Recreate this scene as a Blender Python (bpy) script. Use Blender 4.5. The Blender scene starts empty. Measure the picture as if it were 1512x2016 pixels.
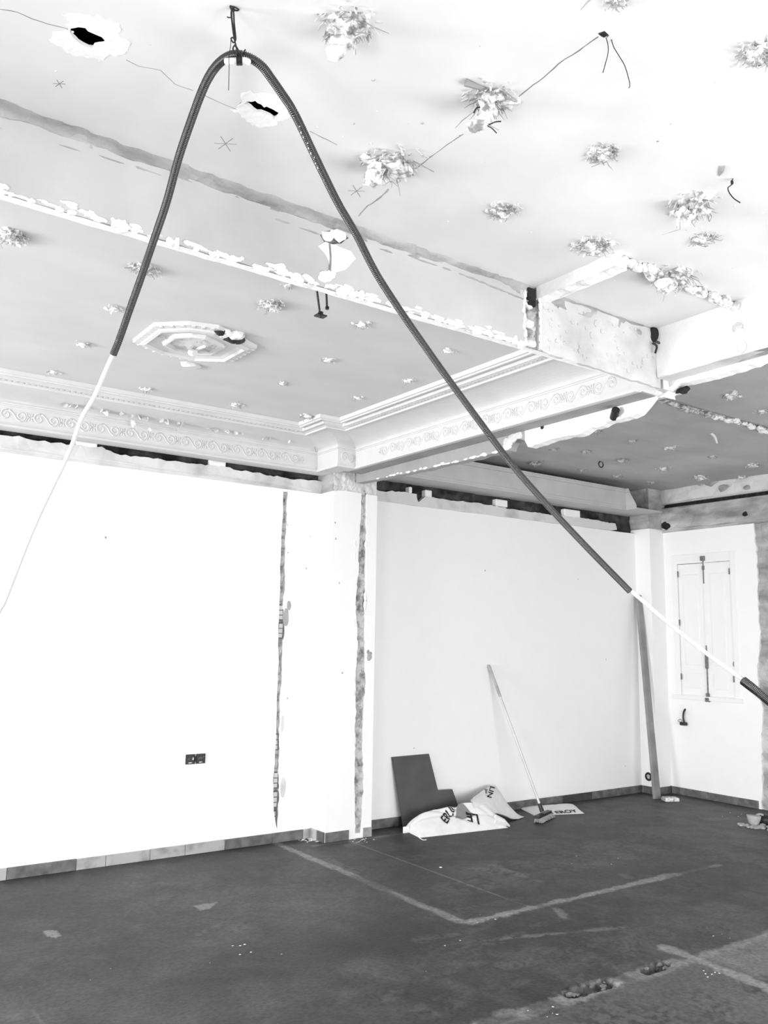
import bpy, bmesh, math, random
import numpy as np
from mathutils import Vector, Matrix
from mathutils.geometry import delaunay_2d_cdt

random.seed(7); np.random.seed(7)
S = bpy.context.scene
COL = S.collection
PI = math.pi

# ------------------------------------------------------------------ camera, light, exposure
W, Hh, FPX, EYE = 1512, 2016, 1679.1, 1.5
RX = np.array([2394., -292., -FPX]); RX /= np.linalg.norm(RX)      # room X in camera axes
RY = np.array([-1206., -232., -FPX]); RY -= RX * (RX @ RY); RY /= np.linalg.norm(RY)
RZ = np.cross(RX, RY)
R = np.array([RX, RY, RZ])
CAM = np.array([0., 0., EYE])
cd = bpy.data.cameras.new('camera')
cd.lens = FPX / Hh * 36.0; cd.sensor_width = 36.0; cd.sensor_fit = 'AUTO'; cd.clip_start = .02
cam = bpy.data.objects.new('camera', cd); COL.objects.link(cam)
cam.matrix_world = Matrix([list(R[0]) + [0], list(R[1]) + [0], list(R[2]) + [EYE], [0, 0, 0, 1]])
S.camera = cam

wd = bpy.data.worlds.new('sky'); S.world = wd; wd.use_nodes = True
wd.node_tree.nodes['Background'].inputs[0].default_value = (.9, .9, .9, 1)
wd.node_tree.nodes['Background'].inputs[1].default_value = 1.0

def area(name, loc, direction, sx, sy, power):
    l = bpy.data.lights.new(name, 'AREA'); l.shape = 'RECTANGLE'; l.size = sx; l.size_y = sy; l.energy = power
    o = bpy.data.objects.new(name, l); COL.objects.link(o); o.location = loc
    o.rotation_euler = Vector(direction).to_track_quat('-Z', 'Y').to_euler()
    return o
LEFT_X, REAR_Y, RIGHT_X, BACK_Y = -4.6, -.95, 7.67, 5.85
FRONT_X = -2.2                                                      # left wall of the front room; the corniced room reaches further
area('daylight_left_window', (FRONT_X + .06, .6, .7), (1, 0, 0), 1.6, 1.2, 105)
area('added_back_left_daylight', (LEFT_X + .06, 4.2, 1.5), (1, 0, 0), 2.0, 1.4, 430)  # added unseen light at the back left, power fitted to tones
area('added_rear_daylight', (3.5, REAR_Y + .06, .8), (0, 1, 0), 4.2, 1.4, 205)  # added unseen light, wide and low to brighten ceiling and back walls

S.view_settings.view_transform = 'Standard'; S.view_settings.look = 'None'
S.view_settings.gamma = 1; S.view_settings.use_curve_mapping = False
S.view_settings.exposure = 0.0
try: S.cycles.max_bounces = 8; S.cycles.diffuse_bounces = 5
except Exception: pass

# ------------------------------------------------------------------ photo pixel -> point on a real plane of the room
def ray(x, y): return R @ np.array([x - W / 2, -(y - Hh / 2), -FPX])
def on(axis, x, y, v):
    r = ray(x, y); t = (v - CAM[axis]) / r[axis]; return CAM + t * r
def onx(x, y, v): return on(0, x, y, v)
def ony(x, y, v): return on(1, x, y, v)
def onz(x, y, v): return on(2, x, y, v)
def deep(x, y, d): return CAM + ray(x, y) / FPX * d

# ------------------------------------------------------------------ noise
def _hash(i, j, k):
    n = (i * 374761393 + j * 668265263 + k * 2147483647 + 1013904223).astype(np.int64) & 0x7fffffff
    n = ((n ^ (n >> 13)) * 1274126177) & 0x7fffffff
    n = ((n ^ (n >> 16)) * 374761393) & 0x7fffffff
    return ((n ^ (n >> 15)) & 0xffff) / 65535.0
def vnoise(p):
    p = np.asarray(p, float); f = np.floor(p).astype(np.int64); u = p - f; u = u * u * (3 - 2 * u)
    o = 0
    for a in (0, 1):
        for b in (0, 1):
            for c in (0, 1):
                w = (u[:, 0] if a else 1 - u[:, 0]) * (u[:, 1] if b else 1 - u[:, 1]) * (u[:, 2] if c else 1 - u[:, 2])
                o = o + w * _hash(f[:, 0] + a, f[:, 1] + b, f[:, 2] + c)
    return o
def fbm(p, scale, octs=4, seed=0.):
    p = np.asarray(p, float) * scale + seed * 17.31; v = 0; a = .5; t = 0
    for _ in range(octs):
        v = v + a * vnoise(p); t += a; a *= .5; p = p * 2.03 + 5.1
    return np.clip(.5 + (v / t - .5) * CONTRAST[0], 0, 1)
CONTRAST = [1.0]
def n1(x, seed=0., octs=3):
    x = np.atleast_1d(np.asarray(x, float)); return fbm(np.stack([x, x * 0 + seed * 3.7, x * 0], 1), 1, octs, seed) - .5
def sm(a, b, x):
    t = np.clip((x - a) / (b - a), 0, 1); return t * t * (3 - 2 * t)

# ------------------------------------------------------------------ materials (greys: the photograph is black and white)
def mat(name, c, rough=.85, var=.12, scale=6., bump=.15, bscale=40., c2=None, thresh=None, metal=0., attr=None, spec=.3, stretch=None):
    m = bpy.data.materials.new(name); m.use_nodes = True; nt = m.node_tree; N = nt.nodes; L = nt.links
    b = N['Principled BSDF']; b.inputs['Roughness'].default_value = rough; b.inputs['Metallic'].default_value = metal
    b.inputs['Specular IOR Level'].default_value = spec
    tc = N.new('ShaderNodeTexCoord')
    nz = N.new('ShaderNodeTexNoise'); nz.inputs['Scale'].default_value = scale; nz.inputs['Detail'].default_value = 6
    src = tc.outputs['Object']
    if stretch:
        mp = N.new('ShaderNodeMapping'); mp.inputs['Scale'].default_value = stretch; L.new(src, mp.inputs['Vector']); src = mp.outputs['Vector']
    L.new(src, nz.inputs['Vector'])
    rp = N.new('ShaderNodeValToRGB')
    lo, hi = (c2 if c2 is not None else c * (1 - var)), (c if c2 is not None else min(1, c * (1 + var)))
    a, z = thresh if thresh else (.3, .7)
    rp.color_ramp.elements[0].position = a; rp.color_ramp.elements[1].position = z
    rp.color_ramp.elements[0].color = (lo, lo, lo, 1); rp.color_ramp.elements[1].color = (hi, hi, hi, 1)
    L.new(nz.outputs['Fac'], rp.inputs['Fac'])
    out = rp.outputs['Color']
    if attr:
        at = N.new('ShaderNodeAttribute'); at.attribute_name = attr
        mx = N.new('ShaderNodeMix'); mx.data_type = 'RGBA'; mx.blend_type = 'MULTIPLY'; mx.inputs[0].default_value = 1
        L.new(at.outputs['Color'], mx.inputs[6]); L.new(out, mx.inputs[7]); out = mx.outputs[2]
    L.new(out, b.inputs['Base Color'])
    if bump:
        n2 = N.new('ShaderNodeTexNoise'); n2.inputs['Scale'].default_value = bscale; n2.inputs['Detail'].default_value = 5
        L.new(tc.outputs['Object'], n2.inputs['Vector'])
        bp = N.new('ShaderNodeBump'); bp.inputs['Strength'].default_value = bump; bp.inputs['Distance'].default_value = .01
        L.new(n2.outputs['Fac'], bp.inputs['Height']); L.new(bp.outputs['Normal'], b.inputs['Normal'])
    return m
M = dict(
    paint=mat('white_wall_paint', .88, var=.01, bump=.02),
    ceil=mat('old_ceiling_paint', .74, var=.05, scale=3, bump=.06, bscale=12),
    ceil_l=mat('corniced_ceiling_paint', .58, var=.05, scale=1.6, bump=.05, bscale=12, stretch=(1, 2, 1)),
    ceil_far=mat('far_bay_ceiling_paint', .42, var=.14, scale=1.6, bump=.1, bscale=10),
    band=mat('bare_plaster_band', .66, c2=.42, thresh=(.28, .5), scale=4, bump=.25, bscale=30),
    rough=mat('rough_grey_plaster', .58, c2=.22, thresh=(.3, .66), scale=3.5, bump=.5, bscale=22, stretch=(1, .6, 2)),
    scar=mat('broken_mortar', .6, c2=.2, thresh=(.33, .58), scale=18, bump=.9, bscale=60),
    white_pl=mat('fresh_white_plaster', .88, var=.05, bump=.35, bscale=45),
    beam=mat('stained_beam_plaster', .56, c2=.38, thresh=(.28, .66), scale=1.3, bump=.2, bscale=20),
    beam_old=mat('flaking_beam_plaster', .6, c2=.44, thresh=(.3, .55), scale=4, bump=.5, bscale=28),
    seam=mat('dirty_ceiling_seam', .46, c2=.2, thresh=(.3, .66), scale=7, bump=.6, bscale=40, stretch=(.35, 1, 1.6)),
    cornice=mat('cornice_plaster', .62, var=.04, bump=.08),
    cornice_grey=mat('plain_grey_cornice_paint', .5, var=.06, bump=.06),  # even grey of the plain far bay cornice
    cavity_black=mat('black_cavity', .03, c2=.008, thresh=(.3, .7), scale=20, bump=.8),  # black colour stands in for the shade inside holes and gaps
    slot=mat('dark_exposed_masonry', .09, c2=.012, thresh=(.36, .75), scale=8, bump=.9, bscale=35),
    brick=mat('clay_brick', .16, var=.3, scale=25, bump=.5),
    cell=mat('mortar_filled_cell', .7, var=.1, scale=30, bump=.5),
    fibre=mat('plaster_soaked_fibre', .34, var=.3, scale=30, bump=.2),
    lump=mat('plaster_lump', .8, c2=.3, thresh=(.36, .5), scale=34, bump=.8, bscale=50),
    lump_dark=mat('darker_plaster_lump', .62, c2=.2, thresh=(.35, .6), scale=28, bump=.8, bscale=60),  # darker copy of the plaster lump
    black=mat('black_plastic', .012, var=.2, rough=.45, bump=0, spec=.5),
    conduit=mat('glossy_black_conduit', .008, var=.2, rough=.3, bump=0, spec=1.),
    dark=mat('dark_metal', .03, var=.3, rough=.5, bump=.2, metal=.4),
    steel=mat('brushed_metal', .6, var=.1, rough=.35, bump=0, metal=.6),
    wht=mat('white_plastic', .86, var=.02, rough=.5, bump=0),
    cable=mat('white_cable_sheath', .6, var=.03, rough=.45, bump=0),
    wood=mat('weathered_plank', .26, var=.25, scale=5, bump=.2),
    board=mat('dark_grey_board', .085, var=.18, scale=5, rough=.5, bump=.04),
    tile=mat('baseboard_tile', .4, c2=.22, thresh=(.3, .5), scale=7, rough=.5, bump=.1),
    tile_d=mat('baseboard_tile_dark', .13, var=.4, scale=14, rough=.5, bump=.1),
    tile_vd=mat('baseboard_tile_darkest', .06, var=.25, scale=12, rough=.45, bump=.1),
    sack=mat('woven_white_sack', .74, var=.05, scale=14, rough=.6, bump=.12, bscale=60),
    ink=mat('black_print', .012, var=0, bump=0),
    ink_g=mat('grey_print', .22, var=.05, bump=0),
    bristle=mat('pale_bristles', .36, var=.2, scale=60, bump=.3, bscale=200),
    shutter=mat('white_gloss_shutter', .85, var=.01, rough=.5, bump=0),
    iron=mat('old_iron_bolt', .18, var=.4, scale=40, bump=.3),
    floor=mat('worn_dark_floor', 1., c2=.55, thresh=(.3, .62), scale=46, rough=.55, bump=.2, bscale=70, attr='tone', spec=.35),
    strip_shade=mat('strip_shade_grey', .34, var=.08, bump=.05), soffit=mat('soffit_shade_dark', .3, var=.1, bump=.05),  # greys that put shade into the colour of strip and soffit
    pencil=mat('pencil_mark', .22, var=.2, bump=0),
    clay=mat('drain_pipe', .4, var=.15, bump=.1),
    core=mat('concrete_core', .4, var=.2, scale=8, bump=.5),
)

# ------------------------------------------------------------------ object helpers
ORG = {}
def setp(o, label=None, cat=None, group=None, kind=None):
    if label: o['label'] = label
    if cat: o['category'] = cat
    if group: o['group'] = group
    if kind: o['kind'] = kind
    return o
def thing(name, loc, label, cat, group=None):
    o = bpy.data.objects.new(name, None); COL.objects.link(o); o.location = Vector(loc); o.empty_display_size = .1
    ORG[o.name] = np.array(loc, float); return setp(o, label, cat, group)
def mk(name, v, f, m, parent=None, smooth=False, **kw):
    v = np.asarray(v, float)
    org = ORG[parent.name] if parent is not None else (kw.pop('origin') if 'origin' in kw else np.array([(v[:, 0].min() + v[:, 0].max()) / 2, (v[:, 1].min() + v[:, 1].max()) / 2, v[:, 2].min()]))
    kw.pop('origin', None)
    tone = kw.pop('tone', None); mi = kw.pop('mi', None)
    me = bpy.data.meshes.new(name)
    me.from_pydata((v - org).tolist(), [], [list(map(int, q)) for q in f])
    for mm in (m if isinstance(m, (list, tuple)) else [m]): me.materials.append(mm)
    if mi is not None: me.polygons.foreach_set('material_index', np.asarray(mi, np.int32))
    if smooth: me.polygons.foreach_set('use_smooth', [True] * len(me.polygons))
    if tone is not None:
        a = me.color_attributes.new('tone', 'FLOAT_COLOR', 'POINT')
        a.data.foreach_set('color', np.stack([tone, tone, tone, tone * 0 + 1], 1).ravel())
    me.update()
    o = bpy.data.objects.new(name, me); COL.objects.link(o)
    if parent is not None: o.parent = parent
    else: o.location = Vector(org)
    ORG[o.name] = org
    return setp(o, **kw)
def inst(name, me, parent, loc, rot=(0, 0, 0), scale=(1, 1, 1), mt=None):
    o = bpy.data.objects.new(name, me); COL.objects.link(o); o.parent = parent
    o.location = Vector(np.asarray(loc, float) - ORG[parent.name]); o.rotation_euler = rot; o.scale = scale
    if mt is not None:
        o.material_slots[0].link = 'OBJECT'; o.material_slots[0].material = mt
    return o
def proto(name, v, f, m, smooth=False, mi=None):
    me = bpy.data.meshes.new(name); me.from_pydata([tuple(map(float, q)) for q in v], [], [list(map(int, q)) for q in f])
    for mm in (m if isinstance(m, (list, tuple)) else [m]): me.materials.append(mm)
    if smooth: me.polygons.foreach_set('use_smooth', [True] * len(me.polygons))
    if mi is not None: me.polygons.foreach_set('material_index', np.asarray(mi, np.int32))
    return me
class G:                                                            # a collector of shapes for one mesh
    def __init__(s): s.v = []; s.f = []; s.mi = []
    def add(s, v, f, mi=0):
        n = len(s.v); s.v += [tuple(map(float, q)) for q in v]; s.f += [[n + int(i) for i in q] for q in f]; s.mi += [mi] * len(f)
        return s
    def box(s, lo, hi, mi=0, bev=0.):
        x0, y0, z0 = lo; x1, y1, z1 = hi
        if not bev:
            v = [(x0, y0, z0), (x1, y0, z0), (x1, y1, z0), (x0, y1, z0), (x0, y0, z1), (x1, y0, z1), (x1, y1, z1), (x0, y1, z1)]
            return s.add(v, [(0, 3, 2, 1), (4, 5, 6, 7), (0, 1, 5, 4), (1, 2, 6, 5), (2, 3, 7, 6), (3, 0, 4, 7)], mi)
        bm = bmesh.new(); bmesh.ops.create_cube(bm, size=1)
        for q in bm.verts: q.co = Vector(((x0 + x1) / 2 + q.co.x * (x1 - x0), (y0 + y1) / 2 + q.co.y * (y1 - y0), (z0 + z1) / 2 + q.co.z * (z1 - z0)))
        bmesh.ops.bevel(bm, geom=bm.edges[:], offset=bev, segments=2, affect='EDGES', profile=.5)
        bm.verts.index_update(); s.add([q.co[:] for q in bm.verts], [[q.index for q in p.verts] for p in bm.faces], mi); bm.free(); return s
    def tube(s, pts, r, seg=8, mi=0, cap=True):
        v, f = tube(pts, r, seg, cap); return s.add(v, f, mi)
    def mk(s, name, m, parent=None, **kw):
        if isinstance(m, (list, tuple)): kw['mi'] = s.mi
        return mk(name, s.v, s.f, m, parent, **kw)
def tube(pts, r, seg=8, cap=True):
    P = np.asarray(pts, float); n = len(P); r = np.broadcast_to(np.asarray(r, float), (n,))
    T = np.gradient(P, axis=0); T /= np.linalg.norm(T, axis=1)[:, None] + 1e-12
    a = np.array([0, 0, 1.]) if abs(T[0][2]) < .9 else np.array([1., 0, 0])
    N0 = np.cross(T[0], a); N0 /= np.linalg.norm(N0); v = []
    ang = np.linspace(0, 2 * PI, seg, endpoint=False)
    for i in range(n):
        N0 = N0 - T[i] * (N0 @ T[i]); N0 /= np.linalg.norm(N0); B0 = np.cross(T[i], N0)
        for q in ang: v.append(P[i] + r[i] * (math.cos(q) * N0 + math.sin(q) * B0))
    f = [(i * seg + j, i * seg + (j + 1) % seg, (i + 1) * seg + (j + 1) % seg, (i + 1) * seg + j) for i in range(n - 1) for j in range(seg)]
    if cap: f += [tuple(range(seg))[::-1], tuple(range((n - 1) * seg, n * seg))]
    return v, f
def spline(P, n):
    P = np.asarray(P, float); Q = np.vstack([2 * P[0] - P[1], P, 2 * P[-1] - P[-2]]); out = []
    d = np.linalg.norm(np.diff(P, axis=0), axis=1); cum = np.r_[0, np.cumsum(d)]; s = np.linspace(0, cum[-1], n)
    for t in s:
        i = min(len(P) - 2, max(0, np.searchsorted(cum, t, side='right') - 1)); u = (t - cum[i]) / d[i]
        p0, p1, p2, p3 = Q[i], Q[i + 1], Q[i + 2], Q[i + 3]
        out.append(.5 * (2 * p1 + (p2 - p0) * u + (2 * p0 - 5 * p1 + 4 * p2 - p3) * u * u + (3 * p1 - p0 - 3 * p2 + p3) * u ** 3))
    return np.array(out)
def rag(pts, amp, step, seed, closed=False):                       # roughen a 2-D line
    P = [np.asarray(p, float) for p in pts]; P2 = P + ([P[0]] if closed else []); out = []; s = 0.
    for a, b in zip(P2[:-1], P2[1:]):
        d = b - a; l = np.linalg.norm(d); k = max(1, int(l / step)); nn = np.array([-d[1], d[0]]) / (l + 1e-9)
        for i in range(k):
            q = a + d * i / k
            o = (float(n1(s / step * .31, seed)[0]) * 2.2 + random.uniform(-.5, .5)) * amp
            out.append(q + nn * o); s += l / k
    if not closed: out.append(P2[-1])
    return out
def inside(p, poly):
    x, y = p; c = False; n = len(poly)
    for i in range(n):
        x1, y1 = poly[i]; x2, y2 = poly[(i + 1) % n]
        if (y1 > y) != (y2 > y) and x < (x2 - x1) * (y - y1) / (y2 - y1) + x1: c = not c
    return c
def slab(outer, holes, fn, t0, t1, grid=None, disp=None):
    """plate with a ragged outline and holes: fn(a, b, t) -> point; front at t0, back at t1"""
    loops = [outer] + list(holes); V = []; E = []
    for lp in loops:
        n = len(V); V += [Vector((float(p[0]), float(p[1]))) for p in lp]; E += [(n + i, n + (i + 1) % len(lp)) for i in range(len(lp))]
    if grid:
        a = np.array(outer); x0, y0 = a.min(0); x1, y1 = a.max(0)
        for x in np.arange(x0 + grid / 2, x1, grid):
            for y in np.arange(y0 + grid / 2, y1, grid):
                q = (x + random.uniform(-.2, .2) * grid, y + random.uniform(-.2, .2) * grid)
                if inside(q, outer) and not any(inside(q, h) for h in holes): V.append(Vector(q))
    vs, es, fs, ov, oe, of = delaunay_2d_cdt(V, E, [], 0, 1e-6)
    tri = []
    for f in fs:
        c = sum((vs[i] for i in f), Vector((0, 0))) / len(f)
        if inside(c, outer) and not any(inside(c, h) for h in holes):
            area2 = 0
            for i in range(len(f)): area2 += vs[f[i]].x * vs[f[(i + 1) % len(f)]].y - vs[f[(i + 1) % len(f)]].x * vs[f[i]].y
            tri.append(list(f) if area2 > 0 else list(f)[::-1])
    n = len(vs); cnt = {}
    for f in tri:
        for i in range(3): cnt[(f[i], f[(i + 1) % 3])] = 1
    v = [fn(p.x, p.y, t0 + (disp(p.x, p.y) if disp else 0)) for p in vs] + [fn(p.x, p.y, t1) for p in vs]
    F = [f for f in tri] + [[i + n for i in f[::-1]] for f in tri]
    F += [[b, a, a + n, b + n] for (a, b) in cnt if (b, a) not in cnt]
    return v, F
XZ = lambda a, b, t: (a, t, b)
YZ = lambda a, b, t: (t, a, b)
XY = lambda a, b, t: (a, b, t)
def px2(pts, plane, v):                                             # photo outline -> 2-D outline on a plane
    ax = {'x': (1, 2), 'y': (0, 2), 'z': (0, 1)}[plane]; k = 'xyz'.index(plane)
    return [np.array([on(k, x, y, v)[ax[0]], on(k, x, y, v)[ax[1]]]) for x, y in pts]
def rough_patch(fn, a0, a1, b0, b1, t, amp, step, seed, ragged=0.):
    na = max(2, int((a1 - a0) / step)); nb = max(2, int((b1 - b0) / step)); A, B = np.meshgrid(np.linspace(a0, a1, na + 1), np.linspace(b0, b1, nb + 1), indexing='ij')
    P = np.stack([A.ravel(), B.ravel(), A.ravel() * 0 + seed], 1); d = (fbm(P, 1 / (step * 3.2), 3, seed) - .5) * 2 * amp
    v = [fn(a, b, t + q) for a, b, q in zip(A.ravel(), B.ravel(), d)]
    f = [(i * (nb + 1) + j, (i + 1) * (nb + 1) + j, (i + 1) * (nb + 1) + j + 1, i * (nb + 1) + j + 1) for i in range(na) for j in range(nb)]
    return v, f
def lumpmesh(r, seed, squash=(1, 1, 1), sub=2, amp=.45):
    bm = bmesh.new(); bmesh.ops.create_icosphere(bm, subdivisions=sub, radius=1)
    P = np.array([q.co[:] for q in bm.verts]); d = 1 + amp * 2 * (fbm(P, 1.7, 3, seed) - .5)
    P = P * d[:, None] * r * np.array(squash); bm.verts.index_update()
    f = [[q.index for q in p.verts] for p in bm.faces]; bm.free(); return P, f

# ================================================================== STRUCTURE
HF, HL, HR = 3.15, 3.05, 3.15                                       # ceiling heights: front room, corniced room, far bay
BX = 3.70                                                           # plane of the long cross beam

# ---- floor: one surface, wear written as a tone per vertex
def seg_d(X, Y, a, b):
    a = np.array(a); d = np.array(b) - a; l = np.linalg.norm(d); t = ((X - a[0]) * d[0] + (Y - a[1]) * d[1]) / l ** 2
    return np.hypot(X - a[0] - np.clip(t, 0, 1) * d[0], Y - a[1] - np.clip(t, 0, 1) * d[1]), t
fx = np.r_[LEFT_X, -2, -1, 0, np.arange(.6, 7.70, .0125)]; fy = np.r_[REAR_Y, 0, .8, np.arange(1.7, 5.93, .0125)]
A_, B_ = np.meshgrid(fx, fy, indexing='ij'); X = A_.ravel(); Y = B_.ravel(); P = np.stack([X, Y, X * 0], 1)
CONTRAST[0] = 2.1; f1 = fbm(P, 1.3, 4, 1); f2 = fbm(P, 9, 4, 2); f3 = fbm(P, 38, 3, 3); f4 = fbm(P * np.array([1, .35, 1]), 6, 4, 4)
CONTRAST[0] = 1.0
tone = .046 * (.62 + .76 * f1) * (.72 + .56 * f2) * (.8 + .4 * f3)
sw = sm(.62, .95, fbm(P * np.array([1, 2.2, 1]), 1.1, 4, 12) * 1.5) * f4; tone = tone + .04 * sw * sm(5.2, 3.5, Y)
def lay(mask, val):
    global tone
    tone = tone * (1 - mask) + val * mask
# sheltered bay floor behind, dustier towards the right
lay(.5 * sm(5., 7.2, X) * sm(.3, .7, f2), .085)
# front room floor, paler, with a worn small tile grid
front = sm(2.72, 2.68, Y + .012 * (f2 - .5)); grid_ = np.maximum(sm(.47, .5, np.abs((X * 14) % 1 - .5)), sm(.47, .5, np.abs((Y * 14) % 1 - .5)))
lay(front, .11 * (.7 + .4 * f1) * (.85 + .3 * f2)); lay(front * grid_ * .35 * sm(.4, .6, f4), .07)
lay(front * .8 * sm(3.82, 3.9, X), .2 * (.8 + .4 * f2))
# wet dark smears in the middle
for (cx, cy, rx, ry, am) in ((4.05, 4.35, .45, .12, .7), (4.5, 4.6, .5, .28, .45), (4.1, 5.05, .5, .22, .5), (4.4, 5.55, .75, .3, .5), (3.6, 3.45, .8, .3, .35), (3.0, 3.0, .7, .25, .35), (2.4, 3.2, .4, .25, .3), (3.9, 4.75, .2, .12, .5)):
    e = np.hypot((X - cx) / rx, (Y - cy) / ry) + .9 * (f2 - .5); lay(am * sm(1.1, .6, e), .022)
for (cx, cy, rx, ry) in ((4.75, 4.75, .42, .25), (4.7, 4.7, .3, .16)):
    e = np.hypot((X - cx) / rx, (Y - cy) / ry) + .35 * (f2 - .5); lay(.6 * sm(.14, .03, np.abs(e - 1)), .02)
# scuffed dust over the middle of the room
du = sm(.5, .85, fbm(P * np.array([1, 1.6, 1]), 2.3, 4, 21) * 1.25) * sm(.35, .75, f3 * .5 + f4 * .6); lay(.45 * du * sm(2.2, 3.2, X) * sm(5.6, 4.4, Y), .12)
dk = sm(.55, .8, fbm(P, 3.4, 4, 23) * 1.2) * sm(.4, .6, f3); lay(.6 * dk * sm(1.9, 2.6, X) * sm(4.4, 3.4, Y) * sm(4.6, 3.9, X), .012)
# footprints
for i in range(26):
    cx = random.uniform(2.2, 4.3); cy = random.uniform(2.85, 3.5); e = np.hypot((X - cx) / .12, (Y - cy) / .06) + .7 * (f3 - .5)
    lay(.75 * sm(.4, .12, np.abs(e - .75)) * sm(.4, .52, f3), .012); lay(.35 * sm(1.2, .6, e) * sm(.5, .62, f3), .14)
# dust drifts
for (x0, y0, x1, y1, w, am, val) in ((940, 1852, 1228, 1826, .028, .6, .2), (640, 1690, 700, 1715, .05, .45, .15), (1095, 1790, 1110, 1806, .05, .75, .2), (1225, 1722, 1240, 1730, .04, .4, .18),
        (420, 1810, 470, 1830, .12, .3, .13), (450, 1840, 480, 1815, .1, .3, .13), (830, 1850, 930, 1835, .06, .35, .15), (900, 1790, 1020, 1770, .05, .3, .13),
        (1395, 1612, 1480, 1612, .07, .55, .17), (1440, 1640, 1512, 1650, .1, .4, .15), (1000, 1900, 1060, 1890, .08, .4, .14), (690, 1905, 760, 1925, .1, .3, .13), (960, 1700, 1060, 1735, .03, .5, .16),
        (600, 1640, 640, 1655, .06, .8, .5), (930, 1710, 1030, 1722, .08, .35, .17), (310, 1770, 330, 1765, .05, .3, .14), (390, 1840, 440, 1815, .03, .35, .18)):
    a = onz(x0, y0, 0); b = onz(x1, y1, 0); d, t = seg_d(X, Y, a[:2], b[:2]); lay(am * sm(w, w * .2, d + w * 1.2 * (f2 - .5)) * sm(.25, .55, f3 + .15), val)
for pts in ([(383, 1783), (415, 1778), (430, 1775), (412, 1790), (395, 1793)], [(84, 1833), (105, 1831), (120, 1842), (108, 1847), (90, 1843)]):
    c = np.mean([onz(*p, 0)[:2] for p in pts], 0); dd = np.full(X.shape, False); near = np.hypot(X - c[0], Y - c[1]) < .35
    pol = [tuple(onz(*p, 0)[:2]) for p in pts]; idx = np.where(near)[0]
    mk_ = np.zeros(X.shape); mk_[idx] = [1. if inside((X[i] + .01 * (f2[i] - .5), Y[i] + .01 * (f2[i] - .5)), pol) else 0. for i in idx]; lay(.8 * mk_, .26)
# partition scars: pale mortar lines left on the floor
for (a, b, w, am, val, br) in (((3.20, 3.72), (3.20, 5.82), .034, .9, .24, .30), ((3.17, 3.72), (3.17, 4.6), .012, .8, .2, .4), ((3.23, 3.70), (5.05, 3.70), .036, .95, .27, .22), ((5.0, 3.70), (5.5, 3.69), .02, .8, .2, .4),
        ((3.70, 3.73), (3.70, 5.62), .006, .75, .2, .3), ((2.2, 2.715), (3.7, 2.715), .05, .95, .24, .2), ((3.7, 2.70), (6.2, 2.70), .035, .9, .24, .25), ((3.80, 2.86), (3.76, 1.7), .045, .9, .3, .2),
        ((1.005, 3.2), (1.02, 4.1), .004, .55, .16, .3), ((3.4, 5.62), (4.3, 5.60), .02, .6, .22, .4), ((3.6, 5.5), (4.0, 5.6), .05, .35, .2, .5)):
    d, t = seg_d(X, Y, a, b); lay(am * sm(w * 1.15, w * .55, d + w * .9 * (f2 - .5) + w * .6 * (f3 - .5)) * np.maximum(.3, sm(br - .22, br + .2, f4 + .05)), val * (.75 + .5 * f3))
# darker line along the foot of the back wall
lay(.5 * sm(.07, .02, np.abs(Y - 5.78) + .04 * (f2 - .5)), .03)
# broken groove under the old partition
gz = sm(.05, .02, np.abs(Y - 2.735 + .03 * (f2 - .5)) + .08 * sm(.5, .7, fbm(P, 3.1, 2, 8))) * sm(2.92, 3.0, X) * sm(3.72, 3.62, X)
gz = gz * sm(.3, .5, f4)
Z = -.035 * gz * (.4 + 1.2 * f3); lay(sm(.45, .8, gz) * .8, .03 + .12 * sm(.45, .6, f3))
lay(sm(.1, .3, gz) * sm(.7, .4, gz) * .5, .22)
fv = np.stack([X, Y, Z], 1); nX, nY = len(fx), len(fy)
i, j = np.meshgrid(np.arange(nX - 1), np.arange(nY - 1), indexing='ij'); q0 = (i * nY + j).ravel()
ff = np.stack([q0, q0 + nY, q0 + nY + 1, q0 + 1], 1)
fl = mk('floor', fv, ff.tolist(), M['floor'], kind='structure', origin=np.zeros(3), tone=tone,
        label='worn dark grey floor crossed by pale mortar lines of removed partitions')
g = G()
for k in range(30):                                                 # rubble in the groove
    x = random.uniform(2.95, 3.7); s_ = random.uniform(.006, .02); v, f = lumpmesh(s_, k, (1.3, .8, .5), 1, .9); g.add(v + np.array([x, 2.735 + random.uniform(-.045, .045), -.012]), f)
g.mk('rubble', M['brick'], fl, kind='stuff')

# ---- back wall: dark masonry behind, plaster coat in front with ragged top edge and a vertical gash
wb = G().box((LEFT_X, 5.93, 0), (7.9, 6.1, 3.3)).mk('wall_back', M['slot'], kind='structure', label='back wall, white paint below a bare plaster band and dark slot')
gash_l = [(549, 1632), (541, 1600), (541, 1530), (543, 1465), (545, 1380), (548, 1310), (548, 1240), (551, 1170), (553, 1090), (556, 1020), (558, 968)]
gash_r = [(567, 968), (565, 1030), (562, 1090), (562, 1160), (558, 1195), (561, 1240), (556, 1290), (556, 1340), (551, 1380), (551, 1460), (549, 1520), (550, 1570), (546, 1628)]
gl = px2([(x - 3 if y > 1500 else x, y) for x, y in gash_l], 'y', BACK_Y); gr = px2(gash_r, 'y', BACK_Y)
gash = rag(gl, .004, .03, 3) + rag(gr, .009, .025, 5)
rag_top = px2([(0, 856), (38, 857), (63, 866), (100, 871), (141, 873), (176, 881), (201, 882), (226, 891), (239, 895), (276, 898.5), (327, 906), (380, 912), (445, 920), (491, 928.5), (566, 941), (634, 948.6)], 'y', BACK_Y)
ptop = rag([(LEFT_X, 2.775)] + rag_top + [(3.53, 2.735)], .012, .03, 9)
PT = 2.662
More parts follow.
